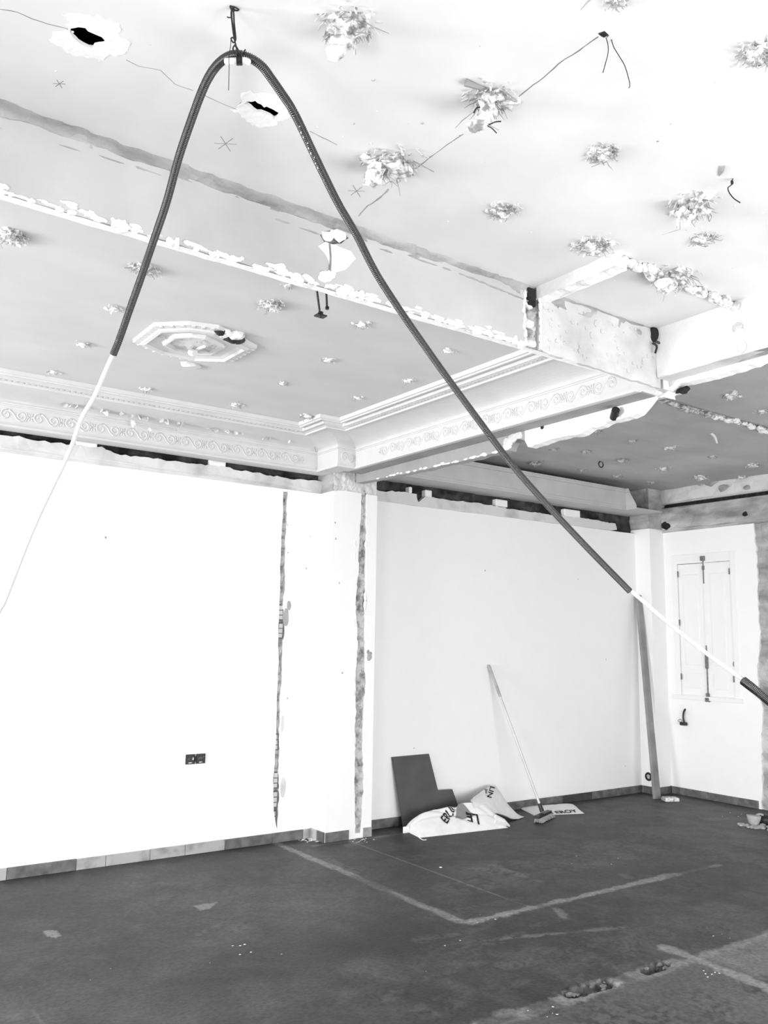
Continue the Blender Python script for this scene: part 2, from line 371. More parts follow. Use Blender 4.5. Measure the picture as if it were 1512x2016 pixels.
v, f = slab([(LEFT_X, .0), (3.53, 0), (3.53, PT)] + rag([(3.5, PT), (LEFT_X, PT)], .002, .08, 2)[1:], [gash], XZ, BACK_Y, 5.93)
mk('paint_coat', v, f, M['paint'], wb)
v, f = slab([(LEFT_X, PT + .001), (3.53, PT + .001)] + ptop[::-1], [], XZ, BACK_Y + .004, 5.93, grid=.09, disp=lambda a, b: .006 * math.sin(a * 9 + b * 31))
mk('plaster_band', v, f, M['band'], wb)
rt2 = px2([(741, 965), (760, 967), (785, 967), (803, 969), (821, 973), (823, 988), (827, 987), (839, 977), (859, 981), (889, 985), (918, 988), (948, 991), (978, 996), (1014, 1003), (1085, 1013), (1147, 1020), (1212, 1031), (1215, 1043)], 'y', BACK_Y)
v, f = slab([(3.88, 0), (7.5, 0), (7.5, PT + .01)] + rag([(7.4, PT + .01), (3.88, PT)], .002, .08, 12)[1:], [], XZ, BACK_Y, 5.93)
mk('paint_coat', v, f, M['paint'], wb)
v, f = slab([(3.88, PT + .002)] + [(7.06, PT + .012)] + rag(rt2[::-1] + [(3.88, 2.74)], .008, .03, 14), [], XZ, BACK_Y + .004, 5.93)
mk('plaster_band', v, f, M['band'], wb)
v, f = rough_patch(XZ, LEFT_X, 3.6, 2.66, 3.1, 5.915, .03, .035, 4); mk('exposed_masonry', v, f, M['slot'], wb)
v, f = rough_patch(XZ, 3.88, 7.45, 2.6, 3.1, 5.91, .035, .035, 6); mk('exposed_masonry', v, f, M['slot'], wb)
for (x0, x1, y0, y1) in ((414, 445, 905, 922), (150, 192, 868, 882), (838, 851, 966, 978), (977, 1000, 984, 996), (1112, 1143, 1003, 1020), (806, 812, 960, 968)):
    a = ony(x0, y0, 5.86); b = ony(x1, y1, 5.86); v, f = G().box((a[0], 5.86, b[2] - .01), (b[0], 5.93, a[2]), bev=.008).v, None
    gg = G().box((a[0], 5.862, min(a[2], b[2]) - .015), (b[0], 5.93, max(a[2], b[2]) + .01), bev=.008); gg.mk('plaster_block', M['white_pl'], wb)
# hollow bricks showing in the gash
v = []; f = []; mi = []; g = G(); w_, h_, d_ = .048, .118, .03
g.box((-w_ / 2, 0, 0), (w_ / 2, d_, .006)); g.box((-w_ / 2, 0, h_ - .006), (w_ / 2, d_, h_))
for q in (.038, .076): g.box((-w_ / 2 + .006, 0, q - .003), (w_ / 2 - .006, d_, q + .003))
g.box((-w_ / 2, 0, .006), (-w_ / 2 + .006, d_, h_ - .006)); g.box((w_ / 2 - .006, 0, .006), (w_ / 2, d_, h_ - .006))
for q in (.006, .041, .079): g.box((-w_ / 2 + .006, .006, q), (w_ / 2 - .006, d_, q + .032), 1)
brick_me = proto('brick', g.v, g.f, [M['brick'], M['cell']], mi=g.mi)
g2 = G().box((-w_ / 2, 0, 0), (w_ / 2, d_, h_ * .8), bev=.006); brick_solid = proto('broken_brick', g2.v, g2.f, [M['scar']])
zz = .11
for k in range(18):
    cx = 3.187 + .004 * math.sin(k * 1.3)
    hollow = k in (0, 1, 2, 4, 10, 11)
    o = inst('brick', brick_me if hollow else brick_solid, wb, (cx, BACK_Y + (.006 if hollow else .012 + .012 * random.random()), zz), (0, random.uniform(-.05, .05), 0), (1, 1, 1.0 if hollow else random.uniform(.8, 1.2)))
    zz += .139
v, f = rough_patch(XZ, 3.13, 3.25, .06, 2.66, 5.885, .016, .012, 21); mk('gash_mortar', v, f, M['scar'], wb)
for (px_, py_, sx, sz) in ((563, 1215, 7, 20), (569, 1192, 5, 11), (556, 1425, 4, 18), (557, 1550, 7, 22)):   # bare patches beside the gash
    c = ony(px_, py_, BACK_Y); out = [(c[0] + sx / 290 * math.cos(a), c[2] + sz / 290 * math.sin(a)) for a in np.linspace(0, 2 * PI, 14, endpoint=False)]
    v, f = slab(rag(out, .004, .03, px_, True), [], XZ, BACK_Y - .0012, BACK_Y + .01); mk('bare_patch', v, f, M['core'] if py_ < 1300 else M['band'], wb)
# small nail holes and chips on the painted wall
g = G()
for (a, b) in ((566, 1034), (611, 1056), (603, 1119), (634, 1126), (660, 1029), (661, 1061), (567, 1088), (630, 1336), (674, 1325), (566, 1375), (668, 1148), (955, 1123), (1138, 1140), (1193, 1298), (815, 1473), (1231, 1508), (208, 1058)):
    pl = 5.65 if 640 < a < 735 else BACK_Y; c = ony(a, b, pl); vv, f_ = lumpmesh(random.uniform(.004, .008), a, (1, .25, 1.4), 1); g.add(vv + np.array([c[0], pl, c[2]]), f_)
g.mk('nail_hole', M['seam'], wb, kind='stuff')

# ---- pilaster at the end of the socket wall
PX0, PX1, PY = 3.51, 3.93, 5.65
wp = G().box((PX0 + .01, PY + .03, 0), (PX1 - .005, 5.93, 2.86)).mk('wall_pilaster', M['rough'], kind='structure', label='white pilaster with a ragged vertical gash down its front')
gl = px2([(700, 1640), (698, 1560), (699, 1480), (701, 1400), (700, 1330), (704, 1270), (703, 1230), (700, 1190), (706, 1130), (707, 1060), (711, 1000), (713, 958)], 'y', PY)
gr = px2([(722, 958), (721, 1010), (722, 1060), (720, 1130), (722, 1180), (719, 1240), (720, 1310), (722, 1350), (716, 1420), (716, 1480), (718, 1560), (711, 1640)], 'y', PY)
g2h = rag(gl, .009, .025, 31) + rag(gr, .008, .025, 33)
out = [(PX0, 0), (PX1, 0), (PX1, 2.665)] + rag([(PX1 - .02, 2.665), (3.62, 2.675), (PX0, 2.66)], .004, .04, 8)
v, f = slab(out, [g2h], XZ, PY, PY + .035); mk('paint_coat', v, f, M['paint'], wp)
G().box((PX0, PY + .0345, 0), (PX0 + .011, 5.93, 2.66)).mk('paint_side', M['paint'], wp)
G().box((PX1 - .006, PY + .0345, 0), (PX1, 5.93, 2.66)).mk('paint_side', M['paint'], wp)
v, f = rough_patch(XZ, PX0, PX1, 2.66, 2.86, PY + .012, .016, .012, 41); mk('rough_capital', v, f, M['band'], wp)
v, f = rough_patch(XZ, 3.66, 3.90, .0, 2.7, PY + .024, .017, .011, 43); mk('gash_mortar', v, f, M['scar'], wp)
for (px_, py_, r_) in ((727, 1293, .022), (725, 1284, .014), (730, 1287, .012)):
    c = ony(px_, py_, PY); vv, f_ = lumpmesh(r_, py_, (1, .25, 1.3)); mk('chipped_hole', vv + np.array([c[0], PY, c[2]]), f_, M['seam'], wp)
for k in range(9):                                                  # plaster lips left along the gash
    z = random.uniform(.2, 2.5); vv, f_ = lumpmesh(.02, 70 + k, (.8, .3, random.uniform(1, 3)), 2); mk('plaster_lip', vv + np.array([random.choice([3.735, 3.84]) + .02 * (z - 1.3) * -.6, PY + .003, z]), f_, M['white_pl'], wp)

# ---- right wall, its corner column
wr = G().box((RIGHT_X + .06, REAR_Y, 0), (RIGHT_X + .25, 6.1, 3.3)).mk('wall_right', M['slot'], kind='structure', label='right wall, white below a stained bare plaster band')
strip = rag(px2([(1498, 1620), (1500, 1560), (1499, 1480), (1501, 1400), (1490, 1330), (1497, 1250), (1492, 1180), (1490, 1100), (1484, 1040)], 'x', RIGHT_X), .012, .03, 51)
strip_y = min(p[0] for p in strip)
winhole = [(4.86, 1.0), (5.53, 1.0), (5.53, 2.42), (4.86, 2.42)]
out = [(5.93, 0)] + [(strip[0][0], 0)] + strip + [(strip[-1][0], 2.70)] + [(5.2, 2.69), (5.93, 2.69)]
v, f = slab(out[::-1], [winhole], YZ, RIGHT_X, RIGHT_X + .07); mk('paint_coat', v, f, M['paint'], wr)
v, f = slab([(REAR_Y, 0), (4.2, 0), (4.2, 2.69), (REAR_Y, 2.69)], [], YZ, RIGHT_X, RIGHT_X + .07); mk('paint_coat', v, f, M['paint'], wr)
v, f = rough_patch(YZ, 4.1, 5.2, 0, 2.75, RIGHT_X + .02, .03, .02, 53); mk('partition_scar', v, f, M['rough'], wr)
v, f = slab([(1.5, 2.68), (5.93, 2.68), (5.93, 2.945), (1.5, 2.935)], [], YZ, RIGHT_X - .012, RIGHT_X + .06, grid=.07, disp=lambda a, b: .012 * math.sin(a * 17 + b * 23) * math.sin(b * 40)); mk('plaster_band', v, f, M['rough'], wr)
v, f = slab([(1.5, 2.975), (5.93, 2.985), (5.93, 3.2), (1.5, 3.2)], [], YZ, RIGHT_X, RIGHT_X + .06, grid=.08, disp=lambda a, b: .01 * math.sin(a * 13) * math.sin(b * 33)); mk('plaster_band', v, f, M['band'], wr)
G().box((RIGHT_X + .02, 1.5, 2.93), (RIGHT_X + .07, 5.62, 2.99)).mk('slot', M['cavity_black'], wr)
for (a, b, r_, m_) in ((1313, 1033, .07, 'cavity_black'), (1440, 1012, .055, 'white_pl'), (1466, 1015, .045, 'slot'), (1425, 960, .05, 'seam'), (1470, 960, .03, 'seam'), (1290, 1000, .05, 'white_pl'), (1355, 1005, .04, 'white_pl'), (1380, 950, .05, 'seam'), (1322, 1043, .035, 'white_pl'), (1285, 995, .03, 'band'), (1400, 942, .09, 'seam')):
    c = onx(a, b, RIGHT_X); vv, f_ = lumpmesh(r_, a, (.35, 1.2, .8)); mk('plaster_lump', vv + c, f_, M[m_], wr)  # the black lump paints the dark of a hole
wc = G().box((7.44, 5.66, 0), (RIGHT_X + .06, 5.93, 2.71)).mk('wall_column', M['paint'], kind='structure', label='white corner column behind the leaning plank')
v, f = rough_patch(XZ, 7.44, RIGHT_X + .05, 2.69, 3.17, 5.665, .014, .03, 61); mk('bare_capital', v, f, M['rough'], wc)
v, f = rough_patch(YZ, 5.66, 5.93, 2.69, 3.17, 7.445, .014, .03, 62); mk('bare_capital', v, f, M['rough'], wc)

# ---- walls out of the picture with openings made up to suit the daylight lamps
wl = G(); lx0, lx1 = LEFT_X - .2, LEFT_X
for (ya, yb, za, zb) in ((2.72, 3.15, 0, 3.3), (3.15, 5.25, 2.25, 3.3), (3.15, 5.25, 0, .75), (5.25, 6.1, 0, 3.3)): wl.box((lx0, ya, za), (lx1, yb, zb))
for (ya, yb, za, zb) in ((REAR_Y, -.2, 0, 3.3), (-.2, 1.4, 1.35, 3.3), (-.2, 1.4, 0, .06), (1.4, 2.9, 0, 3.3)): wl.box((FRONT_X - .2, ya, za), (FRONT_X, yb, zb))
wl.box((lx0, 2.72, 0), (FRONT_X - .2, 2.9, 3.3))
wl.mk('wall_left', M['paint'], kind='structure')
wq = G(); wq.box((FRONT_X - .2, REAR_Y - .2, 0), (1.35, REAR_Y, 3.3)); wq.box((5.65, REAR_Y - .2, 0), (RIGHT_X + .25, REAR_Y, 3.3)); wq.box((1.35, REAR_Y - .2, 1.55), (5.65, REAR_Y, 3.3)); wq.box((1.35, REAR_Y - .2, 0), (5.65, REAR_Y, .06))
wq.mk('wall_rear', M['paint'], kind='structure')

# ---- ceilings
def scl(pts, k, ox=0, oy=0): return [(ox + x / k, oy + y / k) for x, y in pts]
hole1 = px2(scl([(560, 225), (620, 212), (670, 220), (690, 245), (720, 258), (790, 290), (840, 333), (800, 345), (735, 355), (725, 375), (690, 370), (620, 330), (580, 290), (556, 255)], 3.979), 'z', HF)
hole2 = px2(scl([(600, 1560), (665, 1515), (740, 1525), (780, 1505), (860, 1560), (910, 1600), (940, 1582), (1050, 1640), (1165, 1695), (1115, 1720), (1085, 1745), (1045, 1760), (990, 1720), (860, 1670), (800, 1670), (760, 1640), (720, 1595), (660, 1565)], 7.56, 400), 'z', HF)
def hexp(h, k): c = np.mean(h, 0); return [c + (np.array(p) - c) * k for p in h]
hole3 = [c_ for c_ in px2([(1176, 66), (1190, 61), (1200, 70), (1196, 75), (1184, 72)], 'z', HF)]
v, f = slab([(LEFT_X, REAR_Y), (3.68, REAR_Y), (3.68, 2.72), (LEFT_X, 2.72)], [rag(hexp(hole1, 1.25), .002, .02, 1, True), rag(hexp(hole2, 1.25), .002, .02, 2, True), hole3], XY, HF, HF + .012)
cf = mk('ceiling', v, f, M['ceil'], kind='structure', label='front room ceiling, bright and scarred with torn tufts and two dark holes')
halo1 = px2(scl([(480, 110), (560, 105), (660, 125), (730, 130), (760, 105), (830, 160), (930, 190), (940, 280), (1000, 330), (990, 390), (930, 430), (870, 430), (810, 465), (740, 455), (650, 440), (520, 415), (490, 370), (420, 340), (400, 290), (430, 240), (520, 230), (540, 180)], 3.979), 'z', HF)
halo2 = px2(scl([(570, 1400), (700, 1370), (860, 1380), (1020, 1400), (1130, 1450), (1220, 1600), (1280, 1640), (1290, 1760), (1200, 1800), (1060, 1860), (900, 1880), (720, 1870), (680, 1820), (560, 1740), (520, 1680), (410, 1640), (400, 1620), (540, 1600), (600, 1480)], 7.56, 400), 'z', HF)
for hl, ho, sd in ((halo1, hole1, 3), (halo2, hole2, 4)):
    v, f = slab(rag(hl, .010, .009, sd, True), [rag(hexp(ho, 1.06), .002, .01, sd + 5, True)], XY, HF - .0012, HF + .010, grid=.02, disp=lambda a, b: .001 * math.sin(a * 160) * math.sin(b * 140)); mk('plaster_patch', v, f, M['white_pl'], cf)
    c = np.mean(ho, 0); s_ = np.ptp(np.array(ho), 0)
    v, f = rough_patch(XY, c[0] - s_[0], c[0] + s_[0], c[1] - s_[1], c[1] + s_[1], HF + .075, .02, .012, sd); mk('hole_bottom', v, f, M['cavity_black'], cf)
    for k in range(3):
        vv, f_ = lumpmesh(.016, k + sd * 9, (1.6, .8, .7), 2); mk('broken_lath', vv + np.array([c[0] + random.uniform(-.3, .3) * s_[0], c[1] + random.uniform(-.2, .2) * s_[1], HF + .05]), f_, M['slot'], cf)
G().box((LEFT_X - .2, REAR_Y - .2, 3.26), (RIGHT_X + .25, 6.1, 3.4)).mk('ceiling_slab', M['cavity_black'], cf)
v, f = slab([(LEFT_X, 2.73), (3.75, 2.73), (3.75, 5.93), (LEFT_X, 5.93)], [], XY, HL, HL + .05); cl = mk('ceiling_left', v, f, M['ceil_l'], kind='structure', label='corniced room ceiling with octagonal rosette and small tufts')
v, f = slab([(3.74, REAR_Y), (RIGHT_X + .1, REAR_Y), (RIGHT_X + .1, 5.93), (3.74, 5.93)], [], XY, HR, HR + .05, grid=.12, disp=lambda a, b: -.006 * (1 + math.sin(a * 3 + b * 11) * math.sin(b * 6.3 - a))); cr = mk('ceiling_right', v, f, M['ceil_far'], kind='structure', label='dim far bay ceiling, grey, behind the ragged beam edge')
# cracks and pencil crosses on the front ceiling
def strip2(pts, w, z, name, m, parent, seed):
    P = np.array(rag(pts, w * .6, .02, seed)); d = np.gradient(P, axis=0); d /= np.linalg.norm(d, axis=1)[:, None] + 1e-9; nn = np.stack([-d[:, 1], d[:, 0]], 1)
    ww = w * (.35 + 1.3 * np.abs(n1(np.arange(len(P)) * .5, seed)) * 2)[:, None]
    a = P + nn * ww / 2; b = P - nn * ww / 2; v = [(*p, z) for p in a] + [(*p, z) for p in b] + [(*p, z + .004) for p in a] + [(*p, z + .004) for p in b]; n = len(P)
    f = [(i, i + 1, n + i + 1, n + i) for i in range(n - 1)] + [(i, 2 * n + i, 2 * n + i + 1, i + 1) for i in range(n - 1)] + [(n + i, n + i + 1, 3 * n + i + 1, 3 * n + i) for i in range(n - 1)]
    return mk(name, v, f, m, parent)
for k, (pts, w) in enumerate(([[(0, 18), (34, 24), (62, 37), (95, 48), (135, 57)], .0025], [[(248, 118), (272, 130), (316, 138), (345, 166), (380, 178)], .002], [[(402, 187), (440, 205), (470, 217)], .0025], [[(610, 258), (634, 271), (664, 285)], .003],
        [[(1022, 190), (1060, 160), (1100, 125), (1140, 100), (1178, 72)], .005], [[(815, 335), (850, 308), (880, 285), (912, 264)], .004])):
    strip2(px2(pts, 'z', HF), w, HF - .0006, 'crack', M['pencil'], cf, k)
strip2(px2([(705, 425), (725, 405), (750, 388), (765, 372)], 'z', HF), .008, HF - .0008, 'crack', M['seam'], cf, 30)
for (cx, cy, rr) in ((117, 165, 12), (444, 283, 22), (702, 376, 17)):
    g = G()
    for a in (.05, 1.0, 2.5):
        L_ = rr * (1 if a < .1 else .8); p = onz(cx - L_ * math.cos(a), cy - L_ * math.sin(a), HF); q = onz(cx + L_ * math.cos(a), cy + L_ * math.sin(a), HF); g.tube([p, (p + q) / 2, q], .0011, 4)
    g.mk('pencil_cross', M['pencil'], cf)
g = G()
for k in range(70):                                                 # plaster specks stuck on the ceiling
    x, y = random.uniform(.5, 3.4), random.uniform(1.2, 2.6); vv, f_ = lumpmesh(random.uniform(.002, .006), k, (1, 1, .6), 1); g.add(vv + np.array([x, y, HF]), f_)
g.mk('speck', M['lump'], cf, kind='stuff')

# ---- cross beam between the front room and the corniced room (runs left to right)
BY = 2.70
t1 = G().box((LEFT_X, BY + .018, 2.845), (3.68, BY + .042, 3.2)).mk('trim_1', M['seam'], kind='structure', label='plastered cross beam with crusted lower edge below the front ceiling')
hole_b = rag(px2([(630, 462), (650, 452), (676, 456), (686, 468), (672, 480), (655, 482), (640, 478)], 'y', BY), .004, .015, 5, True)
gashb = rag([(2.69, 2.86), (2.685, 2.95), (2.70, 3.05), (2.70, 3.12), (2.79, 3.12), (2.785, 3.05), (2.775, 2.95), (2.79, 2.86)], .008, .02, 6, True)
topb = rag([(2.69, 3.118), (2.0, 3.105), (1.4, 3.098), (.9, 3.10), (.3, 3.095), (LEFT_X, 3.095)], .008, .03, 7)
v, f = slab(rag([(LEFT_X, 2.842), (2.70, 2.846)], .003, .04, 8)[:-1] + [(2.70, 2.846)] + topb, [hole_b], XZ, BY, BY + .02); mk('plaster_coat', v, f, M['beam'], t1)
v, f = slab(rag([(2.78, 2.846), (3.68, 2.83)], .005, .03, 9) + [(3.68, 3.15)] + rag([(3.66, 3.15), (3.45, 3.135), (3.2, 3.14), (2.80, 3.13)], .006, .03, 10), [], XZ, BY + .002, BY + .02, grid=.05, disp=lambda a, b: .004 * math.sin(a * 31 + b * 12) * math.sin(b * 47)); mk('plaster_coat', v, f, M['beam_old'], t1)
v, f = rough_patch(XZ, LEFT_X, 3.68, 3.09, 3.155, BY + .006, .02, .016, 71); mk('ceiling_seam', v, f, M['seam'], t1)
v, f = rough_patch(XY, LEFT_X, 3.68, BY + .002, BY + .042, 2.842, .004, .02, 72); mk('lower_edge', v, f, M['white_pl'], t1)
def flat_chip(cx, cz, sx, sz, y, seed, th=.006):
    o_ = [(cx + sx * (.55 + .45 * random.random()) * math.cos(a), cz + sz * (.45 + .55 * random.random()) * math.sin(a)) for a in np.linspace(0, 2 * PI, 12, endpoint=False)]
    return slab(o_, [], XZ, y - th * random.uniform(.3, 1), y + .004)
g = G()
for k in range(170):                                                # crust of loose plaster along the lower edge
    x = .0 + 2.7 * random.random() ** .75; w_ = random.uniform(.01, .04); h_ = random.uniform(.004, .014) * (1 + (random.random() < .15)); g.add(*flat_chip(x, 2.846 + abs(random.gauss(0, .012)), w_, h_, BY, k))
g.mk('plaster_crust', M['white_pl'], t1, kind='stuff'); g = G()
for k in range(70):
    x = random.uniform(2.8, 3.66); w_ = random.uniform(.005, .02); g.add(*flat_chip(x, random.uniform(2.85, 3.12), w_, w_ * random.uniform(.5, 1.2), BY + .002, k, .004))
g.mk('paint_flakes', M['beam_old'], t1, kind='stuff')
g = G()
for k in range(26):                                                 # second broken line below the seam
    x = 1.9 + .8 * random.random() if k % 3 else random.uniform(.4, 1.9); z = 3.078 - .012 * math.sin(x * 5) - .012 * (x < 1.6); g.add(*flat_chip(x, z, random.uniform(.02, .06), random.uniform(.003, .006), BY, k, .002))
g.mk('seam_flakes', M['seam'], t1, kind='stuff')
c = ony(645, 520, BY); strip = px2([(640, 500), (626, 485), (640, 478), (660, 482), (690, 495), (700, 510), (680, 530), (655, 538)], 'y', BY)
v, f = slab(rag(strip, .006, .02, 12, True), [], XZ, BY - .003, BY + .005); mk('plaster_patch', v, f, M['white_pl'], t1)
g = G().tube([ony(649, 480, BY - .004), ony(651, 505, BY - .004), ony(650, 540, BY - .004)], .004, 6); g.mk('crack', M['seam'], t1)
for (a, b, r_) in ((640, 545, .03), (652, 540, .022), (634, 548, .02), (645, 466, .028), (668, 464, .03), (655, 460, .02)):
    c = ony(a, b, BY); vv, f_ = lumpmesh(r_, a + b, (1, .5, .8)); mk('plaster_lump', vv + c, f_, M['white_pl'], t1)
for k in range(6):                                                  # brick ends of the removed partition
    vv, f_ = lumpmesh(.034, 500 + k, (1.0, .5, .62), 2, .4); mk('brick', vv + np.array([2.735 + random.uniform(-.008, .008), BY + .016, 2.875 + k * .046]), f_, M['scar'] if k % 2 else M['band'], t1)
v, f = rough_patch(XZ, 2.67, 2.80, 2.85, 3.15, BY + .022, .02, .01, 73); mk('gash_mortar', v, f, M['scar'], t1)
for s_ in (2.688, 2.792):
    for k in range(7):
        vv, f_ = lumpmesh(.014, 540 + k + int(s_ * 100), (.7, .6, 1.7), 1); mk('plaster_lip', vv + np.array([s_ + random.uniform(-.006, .006), BY, 2.87 + k * .038]), f_, M['white_pl'], t1)
G().box((2.71, BY - .004, 3.05), (2.765, BY + .02, 3.14), bev=.01).mk('dark_cavity', M['cavity_black'], t1)
vv, f_ = lumpmesh(.03, 611, (1, .8, 1.5)); mk('dark_cavity', vv + ony(1287, 659, BY), f_, M['cavity_black'], t1)
g = G()
for (q, e) in (((1290, 672), (1300, 690)), ((1284, 675), (1290, 695))):
    a = ony(*q, BY - .01); b = ony(*e, BY - .02); g.tube(spline([a, (a + b) / 2 + np.array([.012, -.01, .01]), b], 6), .006, 6)
g.mk('cut_wire', M['black'], t1)

# ---- scars of a removed closet on the front ceiling
t2 = mk('trim_2', *rough_patch(XY, 2.765, 2.845, 2.24, BY, HF - .052, .012, .015, 81), M['white_pl'], kind='structure', label='pale plaster ridges of a removed closet on the front ceiling')
for xx, n_ in ((2.765, 5), (2.845, 6)):
    v, f = rough_patch(YZ, 2.24, BY, HF - .06, HF + .01, xx, .008, .015, 80 + n_); mk('ridge_side', v, f, M['white_pl'], t2)
v, f = rough_patch(XZ, 2.765, 2.845, HF - .06, HF + .01, 2.24, .008, .015, 89); mk('ridge_end', v, f, M['white_pl'], t2)
for k in range(44):
    t = k / 43; vv, f_ = lumpmesh(random.uniform(.016, .036), 700 + k, (1.1, .8, .75), 2, .55); mk('rubble_lump', vv + np.array([2.83 + t * .83, 2.245 + random.uniform(-.025, .025), HF - .012 - .012 * random.random()]), f_, M['lump'] if k % 5 else M['band'], t2)
for k in range(7):
    vv, f_ = lumpmesh(.03, 760 + k, (.5, .9, .8), 2, .5); mk('rubble_lump', vv + np.array([3.64, 2.23 + random.uniform(-.02, .02), 2.91 + k * .035]), f_, M['white_pl'] if k % 3 else M['band'], t2)

# ---- long beam running into the depth on the right, with a ragged hanging strip of old partition
t3 = G().box((3.65, REAR_Y, 2.885), (3.86, BY, 3.2)).mk('trim_3', M['white_pl'], kind='structure', label='long white beam on the right with a ragged hanging lower edge')
G().box((BX + .001, BY, 2.832), (3.86, 5.93, 3.2)).mk('beam_core', M['cornice'], t3)
G().box((3.655, 1.0, 2.881), (3.75, BY, 2.886)).mk('old_batten', M['band'], t3)
v, f = slab(rag([(1.2, 2.0), (1.2, 2.0)], 0, 1, 1)[:0] + rag([(3.66, 1.2), (3.74, 1.2), (3.745, 2.3), (3.72, 2.25), (3.70, 2.12), (3.66, 2.16)], .006, .03, 44, True), [], XY, 2.8795, 2.884); mk('dark_stain', v, f, M['seam'], t3)
low = px2([(740, 944), (800, 931), (860, 918), (920, 905), (960, 894.6), (1000, 886), (1003, 878)], 'x', BX)
notch = px2([(1008, 870), (1020, 864), (1034, 868)], 'x', BX)
low2 = px2([(1040, 880), (1063, 872), (1119, 857), (1142.5, 853), (1160, 842), (1182, 839), (1198, 829), (1238, 820), (1252, 813), (1260, 805), (1280, 779)], 'x', BX)
lr = rag(low, .006, .03, 91); nr_ = rag(notch, .004, .02, 92); ys = nr_[-1][0]
v, f = slab([(5.62, 2.84), (5.62, 2.74)] + lr + nr_ + [(ys, 2.84)], [], YZ, BX, BX + .07); mk('hanging_strip', v, f, M['strip_shade'], t3)  # deeper half of the strip, its shade put into the grey
v, f = slab([(ys, 2.84), (ys, nr_[-1][1])] + rag(low2, .008, .025, 93) + [(2.72, 2.84)], [], YZ, BX - .002, BX + .07); mk('hanging_strip', v, f, M['white_pl'], t3)
G().box((BX - .125, 2.75, 2.8015), (BX - .002, 5.55 - .0, 2.8035)).mk('soffit_shade_band', M['soffit'], t3)  # thin dark sheet painting the shade under the cornice
lowf = px2([(1300, 778), (1306, 781), (1319, 769), (1334, 756), (1400, 741), (1481, 717), (1512, 702)], 'x', 3.76)
out = [(BY + .04, 2.89)] + [(BY + .02, 2.80)] + rag(lowf, .005, .025, 95) + [(1.0, 2.85), (1.0, 2.89)]
v, f = slab(out, [], YZ, 3.76, 3.83); mk('hanging_strip', v, f, M['white_pl'], t3)
g = G()
for pts, pl, n_ in ((low, BX, 60), (low2, BX, 50), (lowf, 3.76, 40)):
    Q = np.array(pts)
    for k in range(n_):
        i = random.randrange(len(Q) - 1); q = Q[i] + (Q[i + 1] - Q[i]) * random.random(); vv, f_ = lumpmesh(random.uniform(.006, .014), k, (.7, 2.2, .7), 1); g.add(vv + np.array([pl - .002, q[0], q[1] + abs(random.gauss(0, .008))]), f_)
g.mk('plaster_crust', M['white_pl'], t3, kind='stuff')
for (a, b, r_) in ((1000, 870, .045), (1010, 862, .04), (1022, 856, .035), (996, 880, .03)):
    vv, f_ = lumpmesh(r_, a, (.35, 1, .8)); mk('plaster_lump', vv + onx(a, b, BX), f_, M['cornice'], t3)
c = onx(1068, 841, BX); G().tube([c + np.array([-.004, 0, 0]), c + np.array([.02, 0, 0])], .014, 12).mk('drilled_hole', M['cavity_black'], t3)
a = onx(1208, 822, BX); b = onx(1224, 810, BX) + np.array([-.05, 0, 0]); G().tube([a, b], .022, 12).mk('pipe_stub', M['dark'], t3)
c = onx(1345, 768, 3.80); vv, f_ = lumpmesh(.026, 5, (.8, 1.4, .8), 2, .8); mk('dark_tuft', vv + c, f_, M['cavity_black'], t3)

# ---- moulded cornice round the corniced room
prof = [(0, 2.806), (.125, 2.806), (.13, 2.80), (.172, 2.795), (.178, 2.797), (.178, 2.811), (.170, 2.814), (.170, 2.822), (.164, 2.823), (.164, 2.932), (.170, 2.933), (.170, 2.940), (.178, 2.942), (.178, 2.953), (.168, 2.956)]
for t in np.linspace(.12, PI / 2, 10): prof.append((.168 + .258 * (1 - math.cos(t)), 2.956 + .052 * math.sin(t)))
prof += [(.430, 2.999), (.442, 2.999), (.446, 3.010), (.462, 3.012), (.466, 3.018), (.492, 3.020), (.494, 3.008), (.506, 3.008), (.508, 3.032), (.542, 3.034), (.544, 3.018), (.556, 3.018), (.560, 3.026), (.574, 3.026), (.580, 3.052)]
def cpath(p, z): return [(LEFT_X, BACK_Y - p, z), (3.54 - p, BACK_Y - p, z), (3.54 - p, 5.55 - p, z), (BX - p, 5.55 - p, z), (BX - p, 2.742, z)]
v = []; f = []
for p, z in prof: v += cpath(p, z)
for i in range(len(prof) - 1):
    for j in range(4): f.append((i * 5 + j, i * 5 + j + 1, (i + 1) * 5 + j + 1, (i + 1) * 5 + j))
f.append([i * 5 + 4 for i in range(len(prof))] + [len(v)]); v.append((BX, 2.742, 3.052))
t4 = mk('trim_4', v, f, M['cornice'], kind='structure', label='moulded plaster cornice with scroll frieze around the left ceiling')
g = G()
for x in np.arange(.4, 3.05, .034): g.box((x, BACK_Y - .492, 3.006), (x + .016, BACK_Y - .466, 3.019))
for y in np.arange(2.82, 5.0, .034): g.box((BX - .492, y, 3.006), (BX - .466, y + .016, 3.019))
g.mk('dentil', M['cornice'], t4, kind='stuff')
g = G()                                                             # scroll motif of the frieze
def scroll(cx, cz, r, turns, dirn, ph):
    t = np.linspace(0, turns * 2 * PI, 22); rr = r * (1 - .8 * t / t[-1]); return np.stack([cx + rr * np.cos(dirn * t + ph), t * 0, cz + rr * np.sin(dirn * t + ph)], 1)
g.tube(scroll(-.045, 0, .036, 1.3, 1, 1.2), .0052, 5); g.tube(scroll(.045, 0, .036, 1.3, 1, 4.3), .0052, 5)
g.tube(spline([(-.03, 0, .034), (0, 0, .01), (.02, 0, -.02), (.045, 0, -.036)], 9), .005, 5)
for a in np.linspace(0, 2 * PI, 6, endpoint=False): g.tube([(.105 + .006 * math.cos(a), 0, .006 * math.sin(a)), (.105 + .026 * math.cos(a), 0, .03 * math.sin(a))], [.006, .003], 5)
